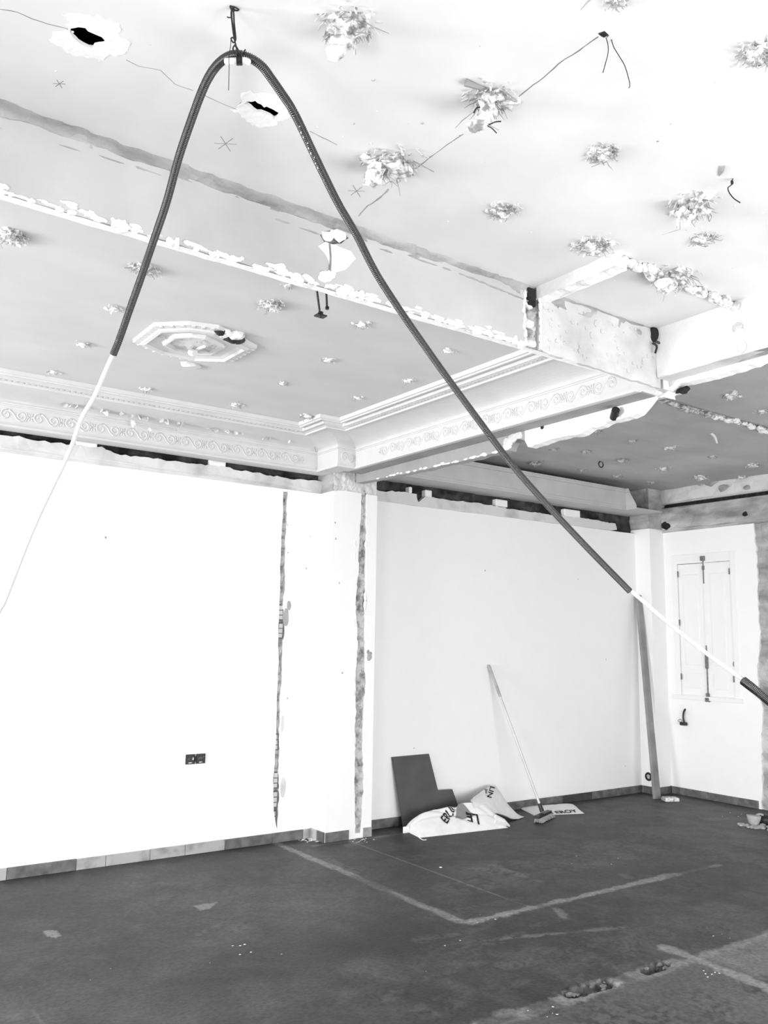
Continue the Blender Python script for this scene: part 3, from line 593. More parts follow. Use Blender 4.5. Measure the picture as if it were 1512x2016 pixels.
g.tube(spline([(.075, 0, .03), (.085, 0, .0), (.075, 0, -.03)], 7), .0045, 5)
scroll_me = proto('scroll_ornament', [(x, y * .55, z) for x, y, z in g.v], g.f, M['cornice'], True)
for x in np.arange(.72, 3.3, .2): inst('scroll_ornament', scroll_me, t4, (x, BACK_Y - .165, 2.878))
for y in np.arange(2.95, 5.15, .2): inst('scroll_ornament', scroll_me, t4, (BX - .165, y, 2.878), (0, 0, PI / 2))
inst('scroll_ornament', scroll_me, t4, (3.46, 5.55 - .165, 2.878), scale=(.7, 1, 1))
def flake(seed, s=.04):
    rn = random.Random(seed); out = [(s * (.5 + rn.random() * .6) * math.cos(a), s * (.35 + rn.random() * .5) * math.sin(a)) for a in np.linspace(0, 2 * PI, 8, endpoint=False)]
    k = rn.uniform(4, 9); v, f = slab(out, [], lambda a, b, t: (a, b, -(a + s * .5) ** 2 * k + t), 0, .003, grid=s / 3); return v, f
flakes = [proto('peeling_flake', *flake(s_), M['cornice']) for s_ in range(5)]
for k, (a, b) in enumerate(((128, 782), (142, 790), (150, 800), (183, 790), (200, 795), (212, 806), (240, 805), (262, 806), (275, 812), (283, 822), (262, 832), (268, 840), (290, 824), (296, 845), (318, 808), (330, 812), (352, 818), (360, 826), (450, 832), (445, 835), (465, 836), (478, 842), (520, 848), (532, 855), (570, 860), (210, 812), (348, 848), (140, 778), (410, 828), (425, 833))):
    c = ony(a, b, BACK_Y - .24); c[2] = min(c[2], 2.985)
    inst('peeling_flake', flakes[k % 5], t4, c, (random.uniform(.2, 1.3), random.uniform(-.6, .6), random.uniform(0, 6)), [random.uniform(.4, .95)] * 3)
g = G()
for (pts) in (((128, 785), (150, 800), (140, 803)), ((185, 790), (175, 800), (200, 798)), ((300, 830), (345, 836), (375, 848)), ((205, 806), (213, 812), (208, 815)), ((520, 852), (545, 850), (530, 850))):
    pass
for (q, e) in (((632, 825), (640, 832)), ((645, 840), (652, 860)), ((616, 870), (622, 890))):
    a = onx(*q, 3.30); b = onx(*e, 3.33); g.tube([a, (a + b) / 2 + .003, b], .0022, 5)
g.mk('crack', M['pencil'], t4)
for k in range(12):                                                 # broken mouldings beside the beam
    c = onx(985 + k * 7, 718 - k * 2.2 + random.uniform(-6, 4), BX - .47); vv, f_ = lumpmesh(random.uniform(.012, .024), 800 + k, (.8, 1.4, .6), 1); mk('broken_moulding', vv + c, f_, M['white_pl'] if k % 2 else M['seam'], t4)

# ---- plain cornice of the far bay
FP = .26; fY = BACK_Y - FP; fX = 6.985
prof2 = [(-.02, 2.86), (0, 2.852), (.004, 2.853), (.004, 2.866), (0, 2.868), (0, 2.89), (-.004, 2.892), (-.004, 3.03), (.012, 3.034), (.012, 3.048), (.022, 3.052), (.022, 3.068), (-.05, 3.068)]
v = []; f = []
for p, z in prof2: v += [(3.86, fY - p, z), (fX - p, fY - p, z), (fX - p, fY - p - .13 + (.0 if z < 2.9 else (z - 2.9) * .6), z)]
for i in range(len(prof2) - 1):
    for j in range(2): f.append((i * 3 + j, i * 3 + j + 1, (i + 1) * 3 + j + 1, (i + 1) * 3 + j))
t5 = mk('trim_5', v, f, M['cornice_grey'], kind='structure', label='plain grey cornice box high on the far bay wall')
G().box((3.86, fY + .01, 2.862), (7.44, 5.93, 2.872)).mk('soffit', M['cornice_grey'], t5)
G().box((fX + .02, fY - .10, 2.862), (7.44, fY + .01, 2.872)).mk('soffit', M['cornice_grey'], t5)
# ridge scar on the far bay ceiling
t6 = mk('trim_6', *rough_patch(XY, 4.75, 6.3, 3.46, 3.53, HR - .014, .012, .02, 99), M['lump_dark'], kind='structure', label='broken ridge of plaster on the far bay ceiling')
for k in range(40):
    t = k / 39; vv, f_ = lumpmesh(random.uniform(.012, .03), 900 + k, (1.4, .9, .7), 2, .5); mk('rubble_lump', vv + np.array([4.85 + t * 1.35, 3.495 + random.uniform(-.025, .025), HR - .02]), f_, M['lump'] if t > .4 else M['lump_dark'], t6)

# ---- baseboards of separate tiles
def base(name, runs, label):
    r0 = runs[0]; root = G().box(*r0).mk(name, M['scar'], kind='structure', label=label); return root
def tiles(root, p0, p1, nrm, h, lens, mats):
    p0 = np.array(p0); p1 = np.array(p1); L_ = np.linalg.norm(p1 - p0); d = (p1 - p0) / L_; s = 0; k = 0; nrm = np.array(nrm)
    while s < L_ - .01:
        l = min(lens[k % len(lens)], L_ - s); a = p0 + d * (s + .0015); b = p0 + d * (s + l - .0015); t = .011 + .002 * random.random(); c = a + nrm * t
        lo = np.minimum(np.minimum(a, b), c); hi = np.maximum(np.maximum(a, b), b + nrm * t)
        G().box((lo[0], lo[1], .001), (hi[0], hi[1], h - .002 * random.random()), bev=.002).mk('tile', M[mats[k % len(mats)]], root); s += l; k += 1
bb = base('baseboard_back', [((LEFT_X, 5.846, 0), (PX0, 5.86, .05))], 'mottled grey tile baseboard along the back wall')
tiles(bb, (LEFT_X, 5.848), (PX0, 5.848), (0, -1), .072, [.41, .385, .35, .4, .37, .42, .19, .3, .25, .3, .38, .26], ['tile', 'tile_d', 'tile', 'tile', 'tile_d', 'tile', 'tile', 'tile', 'tile', 'tile_d', 'tile_d', 'tile', 'tile'])
tiles(bb, (PX0 - .002, 5.848), (PX0 - .002, PY), (-1, 0), .075, [.1, .1], ['tile', 'tile_d'])
tiles(bb, (PX0, PY + .002), (3.72, PY + .002), (0, -1), .072, [.21], ['tile_d'])
tiles(bb, (3.85, PY + .002), (PX1, PY + .002), (0, -1), .072, [.08], ['tile'])
tiles(bb, (PX1, 5.848), (7.44, 5.848), (0, -1), .073, [.4, .38, .41, .36], ['tile_d', 'tile_vd', 'tile_d', 'tile_d', 'tile_d'])
tiles(bb, (7.442, 5.83), (7.442, 5.66), (-1, 0), .073, [.1], ['tile_d', 'tile_d'])
tiles(bb, (7.43, 5.662), (RIGHT_X, 5.662), (0, -1), .073, [.22], ['tile_d', 'tile_vd'])
br = base('baseboard_right', [((RIGHT_X - .004, 4.7, 0), (RIGHT_X + .01, 5.65, .05))], 'dark tile baseboard below the shuttered window')
tiles(br, (RIGHT_X + .002, 5.65), (RIGHT_X + .002, 4.70), (-1, 0), .073, [.42, .38, .3], ['tile_d', 'tile_d', 'tile_d'])

# ---- shuttered window in the right wall
w1 = G().box((RIGHT_X + .045, 4.80, .94), (RIGHT_X + .06, 5.60, 2.48)).mk('window_1', M['cavity_black'], kind='structure', label='closed white shutters of the window on the right wall')
def bx(y0, y1, z0, z1, x0=0., x1=.045, bev=.003): return G().box((RIGHT_X + x0, y0, z0), (RIGHT_X + x1, y1, z1), bev=bev)
bx(5.50, 5.56, .985, 2.43, -.006).mk('jamb', M['shutter'], w1); bx(4.83, 4.89, .985, 2.43, -.006).mk('jamb', M['shutter'], w1)
bx(4.89, 5.50, 2.335, 2.43, -.006).mk('head', M['shutter'], w1)
bx(4.81, 5.58, .955, .995, -.03).mk('sill', M['shutter'], w1)
mid = 5.185
for nm, (ya, yb) in (('shutter', (mid + .003, 5.497)), ('shutter', (4.893, mid - .003))):
    sh = bx(ya, yb, 1.0, 2.33, .006, .04).mk(nm, M['shutter'], w1)
    inner = (ya + .075, yb - .06)
    for (za, zb) in ((1.07, 1.22), (1.30, 2.22)): bx(inner[0], inner[1], za, zb, .0, .012, .004).mk('panel', M['shutter'], sh)
g = bx(mid - .012, mid + .012, 1.0, 2.34, -.004, .01); g.mk('astragal', M['shutter'], w1)
g = G(); g.tube([(RIGHT_X - .012, mid, .97), (RIGHT_X - .012, mid, 1.5)], .006, 8); g.tube([(RIGHT_X - .012, mid, 2.12), (RIGHT_X - .012, mid, 2.37)], .005, 8)
g.box((RIGHT_X - .022, mid - .016, 1.27), (RIGHT_X - .004, mid + .016, 1.43), bev=.004); g.box((RIGHT_X - .04, mid - .02, .945), (RIGHT_X - .004, mid + .02, .985), bev=.004); g.box((RIGHT_X - .03, mid - .016, .995), (RIGHT_X - .004, mid + .016, 1.03), bev=.004)
g.box((RIGHT_X - .03, mid - .022, 2.35), (RIGHT_X - .004, mid + .022, 2.40), bev=.005); g.box((RIGHT_X - .02, mid - .012, 2.26), (RIGHT_X - .004, mid + .012, 2.30), bev=.003)
g.mk('sliding_bolt', M['iron'], w1)
for (y, z) in ((5.49, 1.15), (5.49, 2.2), (5.49, 1.7), (4.9, 1.15), (4.9, 2.2)):
    G().tube([(RIGHT_X - .006, y, z), (RIGHT_X - .006, y, z + .06)], .006, 6).mk('hinge', M['iron'], w1)

# ================================================================== THINGS
# ---- torn fixings left hanging on the ceilings
def tuft(px_, py_, z, size, label, group, drop=.6, seed=0, big=True, m='lump', chunk=None, name='plaster_tuft'):
    c = onz(px_, py_, z); r = size / FPX * np.linalg.norm(c - CAM) / 2; rn = random.Random(seed * 13 + int(px_))
    t = thing(name, c, label, 'ceiling tuft', group)
    g = G(); vv, f_ = lumpmesh(r * (.46 if big else .4), seed + .37 * px_, (1.2, 1.15, .5 * drop + .2), 2 if not big else 3, .95); g.add(vv + c + np.array([0, 0, -r * .1]), f_)
    for k in range(7 if big else 3):
        a = rn.uniform(0, 2 * PI); d = rn.uniform(.35, .85) * r; vv, f_ = lumpmesh(r * rn.uniform(.14, .3), seed + k, (1.2, 1, .6), 1, .7); g.add(vv + c + np.array([d * math.cos(a), d * math.sin(a), -r * .05]), f_)
    g.mk('plaster_lump', M[m], t)
    g = G()
    for k in range(64 if big else 18):                               # torn shards
        a = rn.uniform(0, 2 * PI); d = rn.uniform(.1, 1.) * r; L_ = r * rn.uniform(.1, .3); e = np.array([math.cos(a), math.sin(a), 0]); s_ = np.array([-e[1], e[0], 0])
        p = c + e * d - np.array([0, 0, r * .25 * (1 - d / r)]); q = p + e * L_ * rn.uniform(.2, .9) - np.array([0, 0, L_ * rn.uniform(.1, 1.1) * drop * 1.4]); w = L_ * rn.uniform(.08, .34)
        th = np.array([0, 0, .0025]); A_ = [p - s_ * w, p + s_ * w, q + s_ * w * .3 + e * w * .2, q - s_ * w * .5]
        g.add(A_ + [x + th for x in A_], [(0, 1, 2, 3), (7, 6, 5, 4), (0, 4, 5, 1), (1, 5, 6, 2), (2, 6, 7, 3), (3, 7, 4, 0)])
    g.mk('shard', M[m], t, kind='stuff')
    g = G()
    for k in range(46 if big else 8):                               # plaster-soaked fibres
        a = rn.uniform(0, 2 * PI); d = rn.uniform(0, .7) * r; e = np.array([math.cos(a), math.sin(a), 0]); L_ = r * rn.uniform(.15, .75) * (1.5 if rn.random() < .12 else 1); p = c + e * d - np.array([0, 0, r * .1])
        q = p + e * L_ * rn.uniform(.2, .9) + np.array([rn.uniform(-.3, .3) * L_, rn.uniform(-.3, .3) * L_, -L_ * rn.uniform(.1, 1.) * drop]); mid_ = (p + q) / 2 + np.array([rn.uniform(-.4, .4), rn.uniform(-.4, .4), -.2]) * L_
        g.tube([p, mid_, q], [.0022, .0018, .0008] if big else [.003, .002, .001], 4, cap=False)
    g.mk('fibre', M['fibre'], t, kind='stuff')
    if chunk:                                                       # a longer piece that hangs by its fibres
        P_ = np.array([onz(*chunk[0], z - .02)] + [ony(x, y, c[1]) for x, y in chunk[1:]]); sp = spline(P_, 20); rr = r * chunk_r * np.interp(np.linspace(0, 1, 20), [0, .3, .6, .9, 1], [.6, .8, .95, .8, .4])
        v, f = tube(sp, rr, 9); v = np.array(v); v += (v - np.repeat(sp, 9, 0)) * ((fbm(v, 55, 3, seed) - .5) * 3.2)[:, None]; mk('hanging_piece', v, f, M[m], t)
    return t
chunk_r = .28
FG, LG, RG = 'torn plaster tufts on the front ceiling', 'torn plaster tufts on the corniced ceiling', 'torn plaster tufts on the far bay ceiling'
tuft(684, 45, HF, 105, 'big white plaster tuft with a hanging lump, right of the hose hook', FG, .9, 1, chunk=[(690, 62), (680, 75), (664, 92), (658, 115)])
tuft(968, 190, HF, 100, 'white tuft with wire-tied hanging stump on the long ceiling crack', FG, 1., 2, chunk=[(965, 205), (958, 218), (945, 238), (932, 258)])
tuft(772, 315, HF, 112, 'wide shaggy plaster tuft at the lower end of the long crack, strands dangling', FG, .9, 3, chunk=[(740, 335), (738, 345), (741, 355), (744, 366)])
tuft(1186, 298, HF, 66, 'small dark-centred fibre tuft alone in the middle of the bright ceiling', FG, .6, 4)
tuft(990, 412, HF, 66, 'flat scratchy tuft just above the middle of the cross beam', FG, .5, 5)
tuft(1364, 402, HF, 92, 'drooping fibre tuft below the bent wire at the right', FG, 1.1, 6, chunk=[(1362, 408), (1356, 415), (1350, 428), (1346, 442)])
tuft(1168, 480, HF, 82, 'fibrous tuft touching the outer corner of the closet ridge', FG, .6, 7)
tuft(1328, 540, HF, 96, 'plaster tuft sitting on the rubble ridge with a spike hanging below', FG, 1., 8, chunk=[(1322, 550), (1314, 558), (1311, 566), (1312, 578)])
tuft(1494, 100, HF, 76, 'streaky fibre tuft cut by the right edge of the picture', FG, .8, 9)
tuft(1216, -6, HF, 46, 'dark branching tuft at the top edge of the picture', FG, 1.3, 10)
tuft(1385, 468, HF, 50, 'faint scratched tuft at far right beneath the drooping one', FG, .25, 12)
for k, (a, b, s_, lab) in enumerate(((25, 462, 60, 'flat tuft on the corniced ceiling at the left edge of the picture'), (285, 527, 62, 'spread tuft behind the left leg of the hose'), (225, 605, 42, 'crumbly tuft left of the hose, up-left of the rosette'),
        (165, 676, 36, 'three-pointed tuft left of the hose end'), (106, 732, 34, 'smallest-lit tuft above the cornice, farthest left'), (290, 765, 32, 'boat-shaped tuft between the hose end and the cornice'),
        (466, 795, 36, 'low triangular tuft near the cornice below the rosette'), (557, 754, 28, 'square tuft between the rosette and the cornice corner'), (646, 708, 36, 'tuft right of the rosette, second from the threaded rods'),
        (705, 782, 24, 'tiny crumbly tuft above the cornice corner'), (711, 638, 42, 'dangling tuft nearest the threaded rods on their right'), (535, 598, 58, 'large tuft above the right end of the rosette'),
        (606, 818, 34, 'scalloped tuft touching the cornice corner'), (803, 748, 32, 'beak-shaped tuft beside the cornice on the right'), (883, 690, 32, 'dark tuft right of the hose below the cross beam'), (566, 562, 26, 'small tuft tucked under the cross beam left of the rods'))):
    tuft(a, b, HL, s_, lab, LG, .75, 40 + k, big=s_ > 50)
for k, (a, b, s_, m_, lab) in enumerate(((1440, 776, 50, 'lump', 'pale boat-shaped tuft at the upper right of the far bay ceiling'), (1502, 806, 40, 'lump', 'white tuft at the right edge above the far bay ridge'), (1090, 882, 30, 'lump_dark', 'claw-shaped dark tuft below the long white beam'),
        (1152, 886, 32, 'lump_dark', 'dark flat tuft just right of the claw-shaped one'), (1245, 866, 30, 'lump_dark', 'lone grey tuft in the middle of the far bay ceiling'), (1322, 879, 34, 'lump', 'bright little tuft under the far bay ridge'),
        (1403, 897, 26, 'lump_dark', 'small tuft below the peeling strip of the far bay'), (1055, 909, 40, 'lump_dark', 'smudged tuft near the hose above the plain cornice'), (1226, 904, 36, 'lump_dark', 'wiry dark tuft right of the small ceiling hook'),
        (1145, 923, 30, 'lump_dark', 'dark twin-knotted tuft over the plain cornice'), (1215, 936, 28, 'lump_dark', 'pale smear of tuft over the plain cornice end'), (1284, 948, 24, 'lump_dark', 'tiny knob tuft above the bare corner column'),
        (1307, 920, 34, 'lump', 'tuft with a white drip below it on the far bay ceiling'), (1380, 938, 42, 'lump', 'tuft hanging in front of the right wall slot'), (1482, 914, 36, 'lump', 'dark-cored tuft at the far right over the right wall'),
        (1174, 846, 36, 'lump_dark', 'dark tuft half hidden by the ragged beam edge'), (1462, 938, 30, 'lump', 'whitish tuft at the wall top far right'))):
    tuft(a, b, HR, s_, lab, RG, .7, 80 + k, big=False, m=m_)
# small ceiling hook, bent strip, cable outlet, bent wire
c = onz(1183, 908, HR); t = thing('ceiling_hook', c, 'small black ring hook in the far bay ceiling', 'hook')
g = G(); g.tube(np.array([c + np.array([.03 * math.cos(a), 0, -.03 + .028 * math.sin(a)]) for a in np.linspace(PI / 2, 2.3 * PI, 16)]), .006, 6); g.mk('ring', M['black'], t); G().tube([c + np.array([0, 0, -.002]), c + np.array([0, 0, .02])], .006, 6).mk('shank', M['black'], t)
c = onz(1399, 852, HR); e = ony(1412, 873, c[1]); P_ = spline([c, c + (e - c) * .4 + np.array([.02, 0, .005]), e], 8)
mk('peeling_strip', *tube(P_, [.012, .012, .012, .011, .011, .01, .009, .006], 5), M['band'], label='curled strip peeling down from the far bay ceiling', cat='plaster strip', origin=c)
c = onz(1188, 68, HF); t = thing('ceiling_outlet', c, 'black cable outlet hole with two thin wires dangling at the end of the crack', 'outlet')
G().box((c[0] - .011, c[1] - .008, HF - .002), (c[0] + .011, c[1] + .008, HF + .04), bev=.003).mk('outlet_box', M['black'], t)
for pts in ([(1193, 74), (1197, 88), (1197, 105), (1192, 125), (1187, 143)], [(1203, 74), (1208, 92), (1220, 112), (1231, 132), (1240, 165), (1238, 173)]):
    P_ = spline([ony(x, y, c[1]) for x, y in pts], 16); mk('wire', *tube(P_, .0013, 5), M['black'], t)
c = onz(1443, 352, HF); t = thing('bent_wire', c, 'thin bent wire hanging from the ceiling near the right edge', 'wire')
P_ = spline([ony(x, y, c[1]) for x, y in ((1443, 352), (1440, 358), (1440, 364), (1433, 370), (1436, 380), (1445, 391), (1457, 399))], 18); mk('wire', *tube(P_, .0022, 5), M['black'], t); vv, f_ = lumpmesh(.006, 3, (1, .8, 1.5)); mk('knot', vv + ony(1441, 359, c[1]), f_, M['dark'], t)
c = onz(1424, 335, HF); vv, f_ = slab(rag(px2([(1418, 326), (1428, 325), (1424, 336), (1415, 345), (1416, 336)], 'z', HF), .001, .01, 2, True), [], XY, HF - .006, HF + .004); t = mk('plaster_chip', vv, f_, M['seam'], label='dark triangular chip on the ceiling above the bent wire', cat='plaster chip')
for (pts, lab) in (([(1165, -4), (1155, 6), (1148, 14), (1143, 20)], 'dark frayed strand leaving the top edge of the picture'),):
    c = onz(1172, -10, HF); P_ = spline([c] + [ony(x, y, c[1]) for x, y in pts], 10); mk('frayed_strand', *tube(P_, np.linspace(.004, .001, 10), 5), M['seam'], label=lab, cat='strand', origin=c)
# wire tie on the hanging stump
c = onz(965, 205, HF); g = G(); P_ = np.array([ony(x, y, c[1] - .02) for x, y in ((933, 222), (938, 213), (947, 211), (953, 215), (955, 225), (956, 238), (962, 245), (975, 240), (986, 239))]); g.tube(spline(P_, 24), .0022, 5)
P_ = np.array([ony(x, y, c[1] - .02) for x, y in ((955, 232), (960, 247), (968, 252), (978, 262))]); g.tube(spline(P_, 10), .002, 5); g.mk('tie_wire', M['black'], None, label='black tie wire looped round the hanging plaster stump', cat='wire')
# lath piece beside it
a = onz(917, 155, HF) + np.array([0, 0, -.012]); b = onz(1018, 192, HF) + np.array([0, 0, -.012]); v, f = tube([a, a * .6 + b * .4, a * .3 + b * .7, b], [.012, .006, .008, .004], 5); mk('lath_piece', v, f, M['seam'], label='splintered lath lying against the ceiling across the long crack', cat='lath')

# ---- octagonal rosette
RC = np.array([1.70, 4.20]); rc = np.array([RC[0], RC[1], HL])
ros = thing('ceiling_rosette', rc, 'octagonal moulded plaster rosette with a broken edge on the corniced ceiling', 'rosette')
o_px = [(262, 664), (302, 636), (378, 634), (434, 640), (500, 672), (505, 682), (455, 708), (372, 707)]
oct0 = px2([(261, 668), (303, 635), (372, 632), (432, 640), (507, 680), (456, 708), (385, 706), (310, 690)], 'z', HL); oc = np.mean(oct0, 0)
def octk(k): return [oc + (p - oc) * k for p in oct0]
def ring(k0, z0, k1, z1):
    a = octk(k0); b = octk(k1); return [(*p, z0) for p in a] + [(*p, z1) for p in b], [(i, (i + 1) % 8, 8 + (i + 1) % 8, 8 + i) for i in range(8)]
def rings(name, pr, m=M['cornice']):
    g = G()
    for (k0, z0), (k1, z1) in zip(pr[:-1], pr[1:]): g.add(*ring(k0, HL - z0, k1, HL - z1))
    return g.mk(name, m, ros)
rings('outer_moulding', [(1., 0), (.99, .018), (.88, .022), (.86, .03), (.80, .034), (.78, .02), (.745, .018)])
rings('field', [(.745, .018), (.70, .014), (.52, .012), (.50, .02)])
rings('inner_moulding', [(.50, .02), (.49, .03), (.45, .032), (.43, .02), (.41, .014)])
g = G(); a = octk(.41); g.add([(*p, HL - .014) for p in a], [tuple(range(8))]); g.mk('centre_panel', M['cornice'], ros)
for s_ in range(8):                                                 # bars of the outer band
    if s_ == 3: continue
    p, q = octk(.935)[s_], octk(.935)[(s_ + 1) % 8]; L_ = np.linalg.norm(q - p); n_ = int(L_ / .045); d = (q - p) / L_; ang = math.atan2(d[1], d[0])
    for k in range(n_):
        c = p + d * (k + .5) / n_ * L_; g = G().box((-.009, -.016, -.003), (.009, .016, .006), bev=.002)
        if 'bar_me' not in globals(): bar_me = proto('band_bar', g.v, g.f, M['cornice'])
        inst('band_bar', bar_me, ros, (*c, HL - .02), (0, 0, ang))
for k in range(10):
    a = k / 10 * 2 * PI; d = (octk(.26)[0] - oc); c = oc + np.array([math.cos(a) * .1 * (1 + .5 * abs(math.cos(a))), math.sin(a) * .1]) * (1 if k % 2 else .65)
    inst('leaf_relief', scroll_me, ros, (*c, HL - .016), (PI / 2, 0, a), (.4, .5, .5))
c = oc; vv, f_ = lumpmesh(.026, 3, (1, 1, .8)); mk('centre_hole', vv + np.array([*onz(380, 688, HL)[:2], HL - .016]), f_, M['cavity_black'], ros)
P_ = spline([onz(380, 690, HL - .01), onz(376, 694, HL - .07), onz(384, 696, HL - .09)], 8); mk('centre_hook', *tube(P_, .018, 8), M['band'], ros)
P_ = [onz(384, 690, HL - .03), onz(402, 682, HL - .05)]; mk('bracket', *tube(P_, .008, 6), M['white_pl'], ros)
for k, (a, b) in enumerate(((432, 652), (440, 658), (450, 663), (458, 666), (466, 660), (470, 668), (445, 655))):
    vv, f_ = lumpmesh(random.uniform(.02, .034), k + 3, (1.3, .8, .9)); mk('broken_edge', vv + onz(a, b, HL - .015), f_, M['lump'] if k in (1, 4, 6) else M['slot'], ros)
vv, f_ = lumpmesh(.05, 77, (1.3, .9, .45)); mk('fallen_flake', vv + onz(375, 718, HL), f_, M['cornice'], ros)

# ---- threaded rods under the cross beam
for (a0, b0, a1, b1, nut, lab) in ((623, 566, 631, 626, True, 'black threaded rod with a nut and plate hanging below the cross beam'), (642, 570, 644, 609, False, 'shorter plain black rod just right of the nutted one')):
    yy = 2.92; b = ony(a1, b1, yy); t_ = np.array([ony(a0, b0, yy)[0], yy, HL]); k_ = (HL - b[2]) / max(.01, (ony(a0, b0, yy)[2] - b[2])); t_[0] = b[0] + (ony(a0, b0, yy)[0] - b[0]) * k_
    t = thing('threaded_rod', t_, lab, 'rod', 'rods under the cross beam'); n_ = 60; P_ = np.array([t_ + (b - t_) * q for q in np.linspace(0, 1, n_)]); mk('shaft', *tube(P_, np.where(np.arange(n_) % 2, .0052, .0042), 8), M['black'], t)
    if nut:
        G().tube([b + np.array([0, 0, .012]), b + np.array([0, 0, .026])], .011, 6).mk('nut', M['black'], t); G().box((b[0] - .022, b[1] - .016, b[2] + .006), (b[0] + .022, b[1] + .016, b[2] + .012)).mk('plate', M['black'], t)
    else: G().tube([b, b + np.array([0, 0, .012])], .008, 6).mk('nut', M['black'], t)

# ---- hanging hose: black corrugated conduit bent over a wire hook, white cable running through it
HP = [(223, 698, 2.95), (235, 668, 2.93), (258, 602, 2.88), (280, 540, 2.82), (302, 475, 2.76), (328, 398, 2.66), (352, 310, 2.56), (380, 227, 2.46), (402, 170, 2.39), (422, 135, 2.34), (445, 114, 2.30), (468, 108, 2.28), (493, 115, 2.29), (516, 131, 2.31), (533, 153, 2.34), (556, 186, 2.38),
      (581, 226, 2.43), (626, 320, 2.53), (665, 399, 2.62), (701, 461, 2.69), (752, 557, 2.79), (852, 704, 2.95), (953, 842, 3.08), (1013, 921, 3.14), (1079, 996, 3.2), (1154, 1076, 3.26), (1240, 1164, 3.3)]
H3 = np.array([deep(*p) for p in HP])
LEN = np.linalg.norm(np.diff(H3, axis=0), axis=1).sum(); nr = int(LEN / .005); C = spline(H3, nr * 4)
HR_ = .0125
prof_r = np.tile([.97, 1.03, .97, .76], nr) * HR_
v, f = tube(C, prof_r, 12, cap=False)
hose = mk('corrugated_conduit', v, f, M['conduit'], smooth=True, origin=H3[11], label='long black corrugated conduit bent over the ceiling hook', cat='conduit')
g = G()
for k, s_ in enumerate((.405, .41, .414, .419, .423, .427, .431, .436, .44, .446, .395, .452)):
    i_ = int(s_ * len(C)); p = C[i_]; tn = C[i_ + 1] - C[i_ - 1]; sd = np.cross(tn, p - CAM); sd /= np.linalg.norm(sd); vd = (CAM - p) / np.linalg.norm(CAM - p)
    q = p - sd * HR_ * (.55 if k % 3 else .2) * (1 if sd[2] < 0 else -1) * -1 + vd * HR_ * .75; vv, f_ = lumpmesh(.003 if k < 9 else .0016, k, (.7, .7, 1.6), 1, .8); g.add(vv + q, f_)
g.mk('plaster_splash', M['white_pl'], hose, kind='stuff')
CL = [(-45, 1300, 3.1), (0, 1200, 3.06), (10, 1181, 3.05), (63, 1046, 3.02), (103, 959, 3.0), (127, 910, 2.99), (143, 873, 2.98), (161, 823, 2.97), (187, 778, 2.96), (214, 716, 2.95)]
CR = [(1240, 1164, 3.3), (1256, 1175, 3.3), (1300, 1213, 3.28), (1350, 1254, 3.24), (1396, 1290, 3.2), (1440, 1322, 3.15), (1470, 1344, 3.1), (1512, 1379, 3.04), (1570, 1424, 2.95)]
cabl = np.vstack([[deep(*p) for p in CL], C[::24], [deep(*p) for p in CR[1:]]])
v, f = tube(spline(cabl, 420), .0078, 10); mk('white_cable', v, f, M['cable'], label='white flexible cable threaded through the hanging black conduit', cat='cable', origin=deep(*CL[0]))
C2 = spline([deep(*p) for p in ((1463, 1340, 3.11), (1485, 1357, 3.07), (1512, 1379, 3.04), (1545, 1404, 3.0), (1580, 1432, 2.94))], 200); rr = np.tile([.97, 1.03, .97, .78], 50) * .0165
mk('conduit_sleeve', *tube(C2, rr, 12, cap=False), M['conduit'], smooth=True, label='short black conduit sleeve on the white cable at the right edge', cat='conduit')
hk = onz(455, 12, HF); HY = hk[1]; hky = lambda x, y, d=0: ony(x, y, HY + d)
hang = thing('wire_hanger', hk, 'dark wire hanger twisted from ceiling eye hook to the conduit', 'hanger')
g = G(); g.tube(spline([hk + np.array([0, 0, .01]), hky(454, 14), hky(457, 20), hky(461, 22), hky(459, 16)], 12), .003, 6); g.mk('eye_hook', M['dark'], hang)
g = G(); g.tube(spline([onz(455, 13, HF - .003), onz(462, 14, HF - .004), onz(470, 19, HF - .004), onz(465, 21, HF - .004), onz(458, 17, HF - .003)], 16), .002, 6); g.mk('eye_plate', M['dark'], hang)
def wire(pts, r=.0016, n=24, nm='wire_strand'): return mk(nm, *tube(spline([hky(*p) for p in pts], n), r, 6), M['black'], hang)
wire([(457, 18), (455, 26), (457, 45), (459, 62), (462, 80), (465, 92), (468, 106)], .0022); wire([(458, 18), (460, 26), (461, 45), (463, 64), (464, 78), (460, 84), (456, 80), (455, 75), (459, 74), (463, 80)], .0022)
wire([(456, 24), (457, 40), (460, 60), (463, 80)], .002); wire([(447, 33), (450, 34.5), (455, 34.5)], .0016); wire([(458, 74), (455, 76), (454, 90), (451, 110), (451, 135), (450, 178)], .0009, nm='loose_wire')
wire([(459, 105), (459, 94), (463, 89), (466, 96), (466, 107)], .0022); wire([(463, 90), (468, 97), (468, 106)], .0024); wire([(482, 106), (481, 101), (483, 98)], .0022)
i0 = np.argmin(np.linalg.norm(C - deep(470, 108, 2.28), axis=1)); 
P_ = spline([deep(445, 121, 2.275), deep(457, 120, 2.265), deep(470, 119, 2.265), deep(482, 119, 2.265), deep(491, 123, 2.275)], 64); v, f = tube(P_, np.tile([1., 1., .85, .85], 16) * .0085, 12, cap=True)
sad = mk('tube_saddle', v, f, M['wht'], label='short white corrugated tube strapped under the bend of the black conduit', cat='tube')
g = G()
for xx in (467, 470, 473, 476): 
    P_ = np.array([deep(xx + 2 * math.sin(a) * .3, 114 + 14 * math.cos(a), 2.275 + .022 * math.sin(a)) for a in np.linspace(0, 2 * PI, 17)]); g.tube(P_, .0024, 5)
g.mk('tie_band', M['black'], sad)

